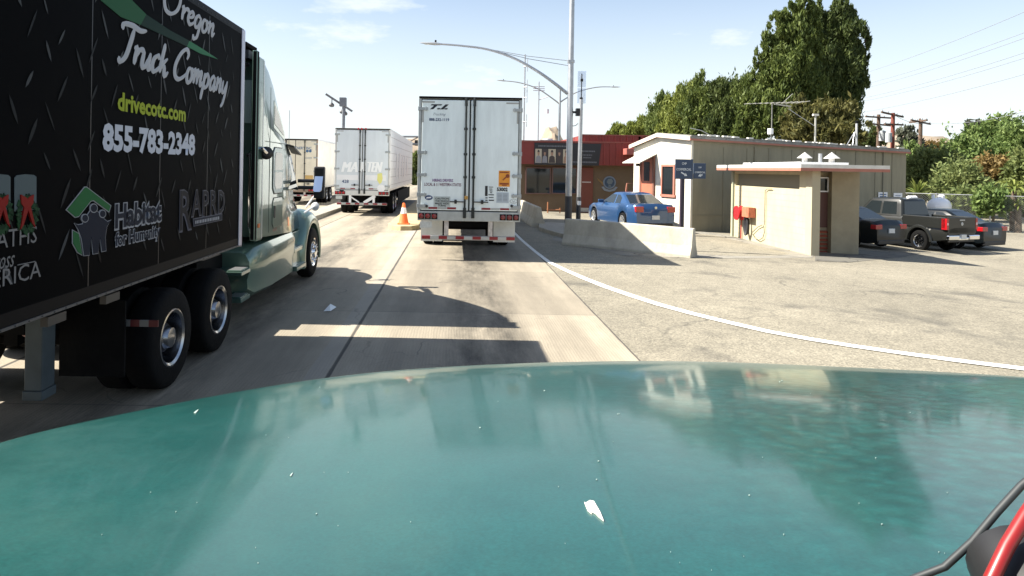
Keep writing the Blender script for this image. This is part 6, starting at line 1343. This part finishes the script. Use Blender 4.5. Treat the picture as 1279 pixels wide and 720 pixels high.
# the tall pine group
tree('pine_tree', 'tallest dark pine, twin topped, at the right of the pine row', 1035, 47, [(1047, 14, 9, 26), (1062, 28, 9, 20), (1055, 45, 20, 28), (1072, 62, 10, 18), (1036, 58, 14, 26), (1066, 88, 15, 20), (1030, 95, 22, 28), (1082, 50, 7, 9), (1077, 104, 8, 9), (1026, 70, 9, 22), (1030, 118, 16, 22), (1048, 84, 22, 22), (1026, 52, 12, 24), (1024, 22, 9, 20), (1030, 36, 12, 18), (1054, 112, 20, 20), (1036, 138, 30, 24), (1062, 128, 9, 15), (1012, 130, 18, 24), (1079, 70, 5, 8)], 95000, .10, LM['pinedk'], upright=.8, clump=.19, fill=.5, aspect=3.4, per_clump=150)
tree('pine_tree', 'tall brighter pine merged into the left of the tallest one', 985, 45, [(1000, 12, 12, 26), (984, 26, 10, 22), (970, 34, 8, 20), (962, 62, 12, 24), (992, 58, 22, 34), (1014, 40, 9, 24), (980, 98, 28, 30), (954, 100, 10, 22), (972, 138, 32, 26), (1004, 100, 16, 32), (947, 78, 6, 12), (956, 60, 6, 12), (950, 122, 12, 18), (1016, 70, 10, 24), (1017, 30, 10, 22), (1010, 112, 18, 22)], 95000, .10, LM['pine'], upright=.8, clump=.19, fill=.5, aspect=3.4, per_clump=150)
tree('pine_tree', 'rusty browned lower pine in front of the tallest pine', 1022, 43, [(1010, 150, 30, 24), (1040, 148, 26, 22), (1025, 166, 46, 16), (1062, 172, 18, 12)], 13000, .13, leaf_mat('browned_pine_needles', (.04, .05, .016), (.16, .145, .045)), upright=.5, clump=.18, aspect=3)
spec_row = [(934, 46, [(940, 120, 20, 24), (936, 142, 26, 26), (925, 160, 26, 18)], 'pine', 'bushy pine under the left edge of the tall pine'), (905, 47, [(898, 112, 9, 16), (906, 130, 20, 26), (902, 155, 26, 20)], 'pinedk', 'narrow peaked pine second from the tall group'),
            (876, 48, [(876, 116, 10, 18), (874, 138, 20, 26), (876, 160, 24, 16)], 'pine', 'peaked mid green pine above the gable end'), (850, 50, [(858, 124, 14, 20), (850, 142, 20, 24), (846, 160, 22, 16)], 'pinelt', 'bright green pine left of the gable peak'),
            (826, 52, [(830, 132, 10, 16), (828, 150, 16, 20), (824, 164, 18, 12)], 'pine', 'smaller pine at the left end of the tall row'), (800, 60, [(806, 158, 12, 9), (796, 165, 16, 8), (815, 166, 10, 8)], 'pinelt', 'low bright pine above the red roof, right of the other'), (775, 62, [(772, 164, 10, 7), (786, 166, 12, 7), (764, 168, 8, 5)], 'pinelt', 'lowest pine tip showing at the left above the red roof'), (1080, 68, [(1082, 176, 12, 8), (1094, 172, 8, 12), (1072, 178, 12, 7)], 'pinedk', 'small dark pine behind the service mast')]
for px, Y, bl, mk, lab in spec_row: tree('pine_tree', lab, px, Y, bl, 22000, .09, LM[mk], upright=.8, aspect=3.6, clump=.22, per_clump=130, group='pines in the row behind the offices')
# mixed trees and shrubs on the right
G2 = 'trees and shrubs behind the chain link fence'
tree('broadleaf_tree', 'large fresh green tree on the right skyline', 1238, 52, [(1243, 164, 20, 16), (1258, 168, 18, 18), (1222, 172, 18, 16), (1240, 182, 30, 20), (1212, 190, 28, 20), (1270, 180, 24, 22), (1195, 205, 26, 22), (1230, 215, 36, 26), (1285, 190, 24, 24), (1180, 222, 22, 20)], 30000, .15, LM['green'], upright=.35, group=G2, clump=.22)
tree('broadleaf_tree', 'rust tinged shrubby tree below the large green tree', 1235, 44, [(1240, 212, 20, 16), (1222, 222, 16, 13), (1252, 228, 14, 18), (1225, 240, 16, 10)], 13000, .12, LM['rust'], upright=.3, group=G2, clump=.25)
tree('broadleaf_tree', 'olive green tree behind the agave and brown pole', 1172, 47, [(1168, 205, 26, 16), (1150, 215, 20, 18), (1185, 225, 26, 20), (1160, 235, 30, 14)], 16000, .12, LM['mid'], upright=.3, group=G2, clump=.24)
tree('broadleaf_tree', 'grey topped tree poking above the skyline trees', 1217, 58, [(1219, 158, 7, 11), (1215, 170, 10, 10), (1224, 175, 12, 10)], 1800, .26, LM['grey'], upright=.3, group=G2, clump=.3)
tree('broadleaf_tree', 'bright green bushy tree filling the skyline at the right edge', 1278, 46, [(1275, 176, 22, 20), (1290, 195, 24, 26), (1262, 200, 20, 22), (1280, 215, 24, 20)], 15000, .14, LM['green'], upright=.35, group=G2, clump=.24)
tree('broadleaf_tree', 'light green rounded tree low behind the fence middle', 1205, 41, [(1200, 225, 22, 20), (1185, 238, 20, 16), (1218, 238, 18, 16)], 12000, .12, LM['limegreen'], upright=.3, group=G2, clump=.25)
tree('broadleaf_tree', 'slim greyish trees beside the brown pole', 1135, 60, [(1131, 175, 8, 16), (1144, 180, 8, 13), (1138, 195, 14, 16)], 2600, .24, LM['grey'], upright=.5, group=G2, clump=.28)
tree('broadleaf_tree', 'green tree rising over the right end of the drab building', 1137, 50, [(1137, 198, 11, 16), (1132, 218, 12, 22), (1148, 225, 12, 16)], 8000, .14, LM['green'], upright=.4, group=G2, clump=.28)
tree('broadleaf_tree', 'tan dry tree catching light left of the large green tree', 1165, 66, [(1163, 186, 12, 11), (1172, 196, 14, 12), (1158, 200, 10, 10)], 5000, .16, LM['rust'], upright=.3, group=G2, clump=.3)
tree('shrub', 'pale green shrub growing against the chain link fence', 1243, 33.5, [(1240, 248, 16, 14), (1228, 256, 12, 10), (1255, 258, 10, 10)], 3200, .11, LM['green'], cat='shrub', upright=.5, group=G2, clump=.3)
tree('shrub', 'dull olive shrub behind the fence next to the tank', 1205, 38, [(1205, 248, 16, 14), (1190, 254, 12, 10), (1218, 254, 10, 9)], 3000, .13, LM['mid'], cat='shrub', upright=.3, group=G2, clump=.3)
tree('shrub', 'dark hedge mass at the far right behind the fence', 1285, 42, [(1280, 215, 18, 26), (1290, 240, 18, 24), (1262, 248, 16, 18)], 9000, .12, LM['mid'], cat='shrub', upright=.2, group=G2, clump=.26)
def fronds(name, label, px, py, Y, n, L, m, droop, base=None, cat='palm', th0=.2):
    c = at(px, py, Y); z0 = gz(c.x); o = thing(name, label, cat, (c.x, Y, z0)); mb = MB(); random.seed(int(px))
    for q in range(n):
        az = 2 * math.pi * q / n * 2.4 + random.uniform(-.3, .3); el = random.uniform(th0, 1.4); l = L * random.uniform(.7, 1.1); d = Vector((math.cos(az) * math.cos(el), math.sin(az) * math.cos(el), math.sin(el))); sdv = d.cross(Z_).normalized(); prev = None; K = 5; V = []
        for j in range(K + 1):
            t_ = j / K; p = c + d * l * t_ - Z_ * droop * l * t_ * t_; w = .12 * L * .35 * math.sin(math.pi * min(.97, t_ * .8 + .2)) + .004
            V += [p - sdv * w + Z_ * w * .4, p, p + sdv * w + Z_ * w * .4]
        mb.add(V, [(3 * j, 3 * j + 1, 3 * j + 4, 3 * j + 3) for j in range(K)] + [(3 * j + 1, 3 * j + 2, 3 * j + 5, 3 * j + 4) for j in range(K)])
    mb.build('fronds', m, o); mb = MB(); mb.tube([(c.x, Y, z0 - .1), (c.x, Y, c.z)], [.16, .12], 8); mb.build('trunk', bark, o, True); return o
fronds('agave', 'spiky yellow green agave at the right corner of the drab building', 1146, 243, 36, 46, 1.25, LM['lime'], .25, cat='plant')
fronds('banana_palm', 'tall pale green arching palm fronds at the right edge', 1266, 238, 34, 34, 1.7, LM['lime'], .7)
fronds('banana_palm', 'lower palm clump under the tall fronds at the right edge', 1272, 258, 33, 26, 1.0, LM['lime'], .5)
tree('broadleaf_tree', 'hazy green tree glimpsed between the two white trailers', 519, 85, [(518, 205, 7, 12), (524, 215, 8, 14), (512, 222, 8, 10)], 1400, .35, LM['mid'], upright=.2, clump=.3)
